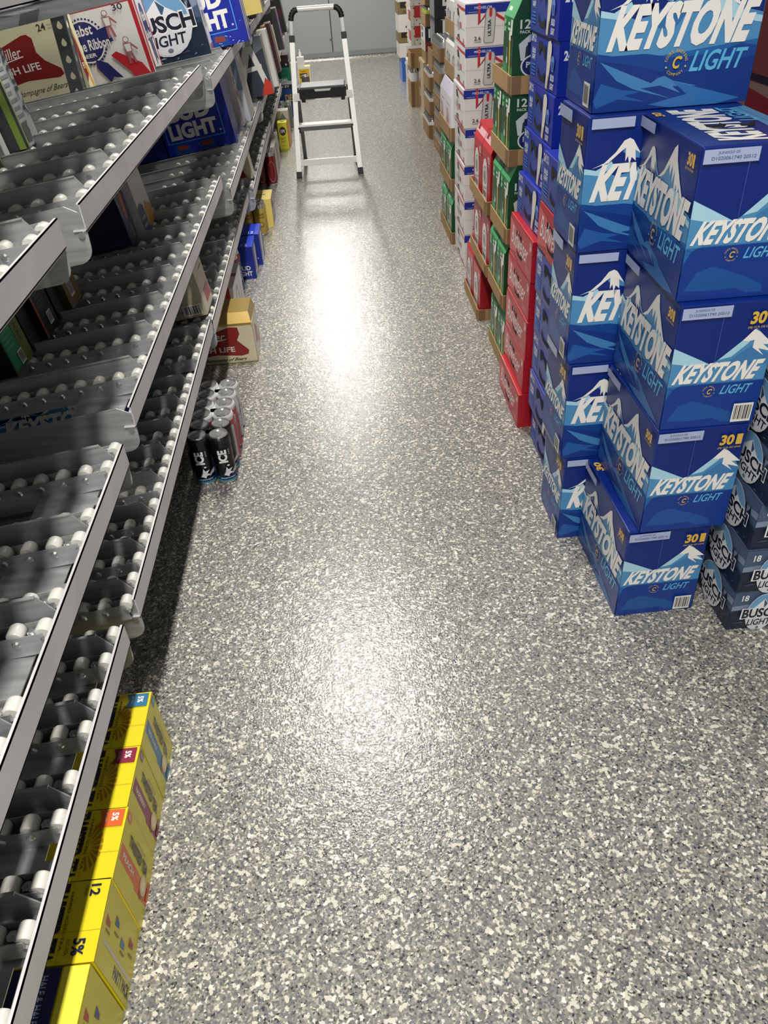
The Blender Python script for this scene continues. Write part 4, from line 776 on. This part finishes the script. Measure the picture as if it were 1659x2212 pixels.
# four-packs of tall cans
def tall_can(parent, x, y, body, art, h=.160, r=.0295, n=28, rot=0.):
    mb = MB(); can_mesh(mb, x, y, 0, r, h, body, n)
    f = lambda u, v, q: (x+(r+q)*math.sin((u-.5)*2*math.pi+rot), y-(r+q)*math.cos((u-.5)*2*math.pi+rot), h*.07+v*h*.80)
    ink(mb, art, f); c = mb.build('can', parent, True)
    mb = MB(); mb.cyl((x, y, h*.976), (x, y, h*.985), .0015, CHROME, 6); mb.slab([(x-.006, y-.012), (x+.006, y-.012), (x+.007, y+.004), (x+.003, y+.009), (x-.003, y+.009), (x-.007, y+.004)], CHROME, lambda u, v, w: (u, v, h*.983+w), .001)
    mb.slab([(x-.003+.0, y-.010), (x+.003, y-.010), (x+.003, y-.005), (x-.003, y-.005)], mat('#4a4b4d', .5), lambda u, v, w: (u, v, h*.9842+w), .0006)
    mb.build('pull_tab', c)
    return c
def strips(cols):
    o = []
    for u0, u1, v0, v1, c in cols:
        n = max(1, int((u1-u0)/.05))
        for i in range(n): o.append(R(c, u0+(u1-u0)*i/n, v0, u0+(u1-u0)*(i+1)/n, v1))
    return o
def four_pack(y, kind, label, z=0):
    o = empty('four_pack', (-.443, y, z))
    BK, W_, B_ = mat('#0d0e12', .3), mat('#d8d8d6', .3), mat('#c8c8cc', .3)
    body = (BK, W_, B_)[kind]
    ice = strips([(0, 1, 0, .05, '#2f7f9c'), (0, 1, .11, .135, '#1c4aa8'), (.0, .36, .14, .7, '#0f2340')])+[T('#e6e6ea', 'ICE', .44, .52, .56, .86, .0, 90, .05), T('#b9b9c2', '5.5%', .585, .72, .60, .86, 0, 90), T('#c9c9d0', 'BREWED', .42, .10, .62, .13)]
    ice += [Q('#d0d0d6', (.40, .16), (.47, .20), (.50, .30), (.52, .42), (.54, .34), (.60, .36), (.56, .28), (.62, .22), (.55, .22), (.53, .16), (.49, .2)), Q('#a8a8b0', (.58, .18), (.66, .26), (.69, .38), (.66, .36), (.60, .28)), C('#e0e0e4', .55, .45, .018, .02), Q('#2a2a30', (.47, .24), (.50, .28), (.51, .36), (.49, .32))]
    bud = strips([(0, 1, .88, 1, '#b02a3a'), (.64, .72, 0, .86, '#a82836'), (.30, .62, .05, .8, '#cfcfd2')])+[T('#2a3c86', 'Budweiser', .70, .12, .80, .84, .1, 90, .02), Q('#b02a3a', (.36, .3), (.56, .3), (.46, .6)), R('#a82836', .84, 0, .88, .86)]
    sil = [T('#5a5a60', 'LITE', .62, .2, .70, .6, 0, 90, .0), R('#a8a8ac', .5, .3, .56, .5)]
    for i in (0, 1):
        for j in (0, 1):
            tall_can(o, -.031+i*.062, -.0305+j*.061, body, (ice, bud, sil)[kind], rot=(-.0, .15)[i])
    mb = MB(); bk = mat(('#141416', '#c9cacb', '#c9cacb')[kind], .35)
    for i in (0, 1):
        for j in (0, 1):
            M = Matrix.Translation((-.031+i*.062, -.0305+j*.061, .141)); mb.lathe([(.0298, 0), (.0306, .001), (.0306, .009), (.0278, .0145)], bk, 24, M)
    mb.bbox(-.034, .034, -.012, .012, .144, .149, bk, .001); mb.bbox(-.012, .012, -.034, .034, .144, .149, bk, .001); mb.build('carrier', o)
    return tag(o, label, 'can pack', 'tall-can four-packs under the lowest shelf')
four_pack(1.9245, 0, 'black four-pack of tall cans with silver-white lettering, nearest of three')
four_pack(2.0475, 1, 'white, red and blue four-pack of tall cans, middle of three')
four_pack(2.1705, 2, 'silver four-pack of tall cans, farthest of three')
# 12-pack with gold top
o = empty('beer_carton', (-.585, 2.668+.083, 0)); mb = MB(); w, d, h, s = .43, .166, .192, .157
CR = P('#ded6b4'); mb.bbox(-w/2, w/2, -d/2, d/2, 0, s, CR, .006)
fn = face_fn('F', w, d, s)
ink(mb, [Q('#8a1f1c', (.40, .16), (.46, .5), (.48, .66), (.80, .92), (.87, .90), (.88, .74), (.85, .58), (.94, .32), (.93, .22), (.87, .18), (.66, .24)), T('#e9e2d6', 'Miller', .52, .60, .76, .80, .25, 0, .005), Q('#e9e2d6', (.56, .52), (.76, .62), (.76, .64), (.60, .56)), T('#e9e2d6', 'HIGH LIFE', .46, .30, .82, .43, 0, 0, .02), T('#3a3428', 'The Champagne of Beers', .42, .04, .92, .15, .25), R('#8a7a30', 0, 0, 1, .02)], fn)
ink(mb, [R('#e2dccb', 0.02, .02, .98, .98), Q('#a8564c', (.25, .35), (.6, .3), (.7, .6), (.4, .8)), Q('#b87a72', (.6, .2), (.9, .15), (.85, .5))], face_fn('R', w, d, s))
mb.build('carton_body', o)
GLD = mat('#b79a55', .3, .55); mb = MB(); x0, x1, y0, y1 = -w/2+.002, w/2-.002, -d/2+.001, d/2-.001; g = .018
mb.add([(x0, y0, s-.02), (x1, y0, s-.02), (x1, y1, s-.02), (x0, y1, s-.02), (x0, y0-.002, s), (x1, y0-.002, s), (x1+.002, y1, s), (x0, y1, s), (x0, y0+g, h), (x1-.007, y0+g, h), (x1-.007, y1-g*.6, h), (x0, y1-g*.6, h)],
       [(0, 1, 5, 4), (1, 2, 6, 5), (2, 3, 7, 6), (3, 0, 4, 7), (4, 5, 9, 8), (5, 6, 10, 9), (6, 7, 11, 10), (7, 4, 8, 11), (8, 9, 10, 11)], GLD)
ink(mb, [T('#efe6c8', 'IN EVERY CAN', .46, .2, .74, .85, 0, 0, .01)], lambda u, v, q: (x0+u*(x1-x0), y0-.0015-q, s-.018+v*.018))
ink(mb, [('p', SLOT_SHADE, [(.62, .3), (.72, .3), (.73, .5), (.63, .5)]), ('p', SLOT_SHADE, [(.62, .65), (.72, .65), (.72, .8), (.63, .8)])], lambda u, v, q: (x0+u*(x1-x0), y0+g+v*(y1-y0-1.6*g), h+q))
mb.build('carton_top', o); tag(o, 'cream 12-pack with gold top and dark red badge on the floor under the shelf', 'beer carton')
def fl(o, w, d, xe, y, label, cat='drink carton', z=0., group=None): put(o, xe-w/2, y+d/2, z); return tag(o, label, cat, group)
o = cart(.26, .28, .195, '#dedbdb', [R('#dcd9da', 0, 0, 1, 1), R('#a3222c', .86, 0, .94, 1), R('#a3222c', 0, .86, .94, 1), T('#4a4a50', '12', .55, .35, .78, .65, 0, 0, .02)], [R('#d2cfd4', 0, 0, 1, 1), C('#8a8c92', .35, .5, .2, .36), C('#c4c4c8', .35, .5, .14, .28), R('#a6a8ae', .7, .2, .74, .9)], [R('#dad7d8', 0, 0, 1, 1), R('#a82833', .62, 0, .74, 1), R('#a82833', 0, .44, 1, .56), ('p', SLOT_SHADE, [(.5, .2), (.56, .2), (.56, .26), (.5, .26)])])
fl(o, .26, .28, -.455, 2.93, 'white 12-pack with a red cross on top behind the gold-topped carton')
def cans_pack(nm, w, d, n, m, h, body, art, label, x, y, extra=None):
    o = empty(nm, (x, y, 0)); r = min(w/n, d/m)/2*.96
    for i in range(n):
        for j in range(m): tall_can(o, -w/2+(i+.5)*w/n, -d/2+(j+.5)*d/m, body, art, h, r, 20, .3)
    if extra: extra(o)
    return tag(o, label, 'can pack')
cans_pack('can_pack', .13, .13, 2, 2, .2, mat('#2c5a9c', .3), strips([(0, 1, .85, 1, '#a8323a')])+[T('#e0e4ea', 'BUSCH', .5, .3, .62, .8, 0, 90, .03)], 'blue and red tall-can pack between the red-cross carton and blue cartons', -.535, 3.36)
for k, (y, xe, d) in enumerate(((3.55, -.430, .165), (3.73, -.411, .17))):
    o = cart(.26, d, .148, '#0f2a98', [R('#0e2690', 0, 0, 1, 1), T('#e6e8f0', 'BUD', .70, .28, .92, .42, 0, 0, .04), T('#e6e8f0', 'LIGHT', .66, .10, .94, .25, 0, 0, .04), R('#3b62c8', .5, .5, .96, .51)], [R('#14309c', 0, 0, 1, 1), Q('#d9d8d6', (.3, .05), (.62, .05), (.7, .85), (.5, .95), (.34, .8)), Q('#f0f0f2', (.1, .05), (.25, .02), (.25, .2), (.1, .3))], [R('#1c3cc0', 0, 0, 1, 1), R('#3a74d8', .70, 0, .71, 1), T('#d6dbe8', 'LIGHT', .25, .15, .6, .85, 0, 180, .04), T('#e9edf8', '12', .8, .1, .9, .3)])
    fl(o, .26, d, xe, y, 'bright blue 12-pack on the floor under the shelf, %s of two' % ('nearer', 'farther')[k])
cans_pack('can_pack', .13, .13, 2, 2, .157, mat('#bfa64e', .35, .3), [T('#7a2a1c', 'Coors', .40, .74, .60, .86, .2, 0, .02), T('#4a2a18', 'BANQUET', .42, .62, .60, .70), C('#14223c', .50, .38, .06, .11), C('#bfa64e', .50, .40, .03, .05)], 'golden-yellow tall-can pack with dark round emblem beside the yellow carton', -.475, 4.245)
o = cart(.17, .2, .145, '#e0c765', [R('#e6ce70', 0, 0, 1, 1), R('#6a5424', .1, .7, .7, .73)], [R('#a89a80', 0, 0, 1, 1), ('p', SLOT_SHADE, [(.3, .55), (.5, .55), (.5, .8), (.3, .8)]), R('#9a4a40', .2, .1, .9, .13)], [R('#ecd479', 0, 0, 1, 1), R('#4a3a1c', .3, .5, .8, .56), R('#4a3a1c', .2, .3, .7, .34)]); fl(o, .17, .2, -.383, 4.33, 'pale yellow open carton behind the golden cans')
cans_pack('can_pack', .135, .14, 2, 2, .2, mat('#7a1c26', .3, .2), [C('#b9b0a4', .5, .45, .12, .38), T('#6a2a2a', 'CERVEZA', .44, .42, .56, .5)], 'dark red tall-can pack with pale oval labels on the floor', -.465, 5.25)
o = cart(.2, .46, .2, '#b8aca0', [R('#6a1620', 0, .72, 1, .9), T('#e0d6c8', 'DESDE 1925', .3, .77, .9, .85), R('#b5a99c', 0, 0, 1, .7)], [R('#c2bab2', 0, 0, 1, 1), R('#7a1c26', .35, 0, .5, .9), R('#6a1620', .62, 0, .7, .8)]); fl(o, .2, .46, -.402, 5.34, 'grey and dark red tall carton behind the dark red cans')
cans_pack('can_pack', .12, .12, 2, 2, .165, mat('#b9b79a', .35), [C('#8a4a80', .55, .35, .08, .16), C('#c9c6ae', .55, .35, .04, .08), R('#7c8a4a', .3, .6, .5, .8)], 'pale tall-can pack with pink emblem before the bright yellow box', -.478, 6.05)
o = cart(.15, .30, .19, '#3c3a2a', [R('#4a3524', 0, 0, 1, 1), R('#26381c', 0, .62, 1, 1)]); fl(o, .15, .30, -.53, 6.25, 'dark brown and green carton left of the bright yellow box')
o = cart(.068, .11, .178, '#e0d62a', [R('#e3da2e', 0, 0, 1, 1), C('#3a1622', .5, .68, .36, .17), T('#f2efe8', '15PK', .24, .62, .78, .74, .1, 0, .02), T('#4a4a1c', 'HAZY', .2, .36, .8, .46, 0, 0, .02), T('#4a4a1c', 'JUICY', .2, .22, .8, .33, 0, 0, .02), R('#6a6420', .2, .12, .8, .135)], [R('#d88a44', 0, 0, 1, 1)], [R('#ece23a', 0, 0, 1, 1), R('#8a7a20', .3, .3, .7, .6)]); fl(o, .068, .11, -.353, 6.22, 'bright yellow narrow box with dark round 15PK spot on the floor')
o = cart(.08, .12, .235, '#b5a8a0', [R('#d8a46a', 0, 0, 1, .75), R('#c9c4c0', 0, .75, 1, 1), Q('#5f7274', (.2, .76), (.8, .76), (.5, .95))], [R('#d58a4a', 0, 0, 1, 1)]); fl(o, .08, .12, -.340, 6.345, 'taller pale box with mountain print right behind the bright yellow one')
for k, (x, y) in enumerate(((-.43, 6.72), (-.385, 6.93))):
    cans_pack('can_pack', .1, .1, 2, 2, .205, mat(('#8a8c86', '#6d7a76')[k], .35), [R('#2a3a24', .3, .5, .6, .9), R('#4a2c1c', .3, .1, .6, .45)], ('grey-green tall cans standing behind the pale mountain box', 'slate tall cans beside the blue yellow-lettered carton')[k], x, y)
o = cart(.2, .2, .22, '#1e4a92', [R('#1c4488', 0, 0, 1, 1), T('#d8a82c', 'DE', .66, .56, .95, .8, 0, 0, .03), T('#d8a82c', 'E', .72, .3, .88, .5)], [R('#1a3c7c', 0, 0, 1, 1)], [R('#2c62b8', 0, 0, 1, 1)]); fl(o, .2, .2, -.335, 7.45, 'blue carton with yellow letters on the floor behind the ladder rail')
o = cart(.2, .2, .03, '#17181c', [R('#17181c', 0, 0, 1, 1), T('#d8d8d8', 'VAR N EY', .1, .2, .9, .8)], []); fl(o, .2, .2, -.337, 7.45, 'thin black lettered lid lying on the blue yellow-lettered carton', z=.222)
o = cart(.22, .2, .17, '#17191a', [R('#202224', 0, 0, 1, 1), R('#55585c', .1, .6, .9, .64), R('#7a7d80', .1, .3, .9, .34)], []); fl(o, .22, .2, -.355, 7.95, 'black grey-striped carton beneath the green ale carton')
o = cart(.22, .2, .19, '#12694c', [R('#157055', 0, 0, 1, .78), R('#121615', 0, .78, 1, 1), T('#0c3c2e', 'VOODOO', .1, .56, .9, .70, 0, 0, .02), T('#0c3c2e', 'RANGER', .1, .38, .9, .52, 0, 0, .02), T('#e0e4da', 'IMPERIAL', .14, .20, .9, .32, 0, 0, .02), T('#e0e4da', 'IPA', .34, .04, .68, .17, 0, 0, .02), R('#d8dad8', .84, .86, .9, .94)], [R('#0f4a36', 0, 0, 1, 1)], [R('#1b8a6a', 0, 0, 1, 1)]); fl(o, .22, .2, -.36, 7.95, 'teal-green carton with white IMPERIAL IPA lettering', z=.171)
o = cart(.22, .2, .055, '#2e1014', [R('#321318', 0, 0, 1, 1), C('#b09a3c', .38, .5, .15, .36), R('#6a2a2e', .1, .12, .9, .15)]); fl(o, .22, .2, -.365, 7.95, 'dark maroon carton with gold disc atop the green carton', z=.362)
o = cart(.13, .12, .15, '#dfb81e', [R('#e6e2da', 0, 0, 1, 1), R('#dcae1c', .04, .03, .9, .86), R('#3a2a14', .1, .3, .7, .6), T('#dcae1c', 'NATURAL', .14, .36, .66, .52, 0, 0, .02), T('#7a3a14', 'Vodka', .14, .68, .6, .76)], [R('#cfa81a', 0, 0, 1, 1)], [R('#efe3a0', 0, 0, 1, 1)]); fl(o, .13, .12, -.205, 9.3, 'yellow and white box on the floor seen through the ladder')
o = cart(.075, .08, .085, '#e4e2e2', [R('#dddadc', 0, 0, 1, 1)], [], [R('#f0eeee', 0, 0, 1, 1)]); fl(o, .075, .08, -.262, 9.32, 'small white box standing on the yellow and white box', 'box', .151)
mb = MB(); mb.lathe([(.014, 0), (.014, .035), (.006, .05), (.006, .068), (.0, .07)], mat('#f2f0ee', .4), 14); o = mb.build('spray_bottle', None, True); put(o, -.30, 9.36, .237); tag(o, 'small white bottle on top of the little white box', 'bottle')
mb = MB(); can_mesh(mb, 0, 0, 0, .04, .12, mat('#5a4a48', .35)); o = mb.build('drink_can', None, True); put(o, -.255, 8.95, 0); tag(o, 'dark brown can on the floor before the yellow and white box', 'can')
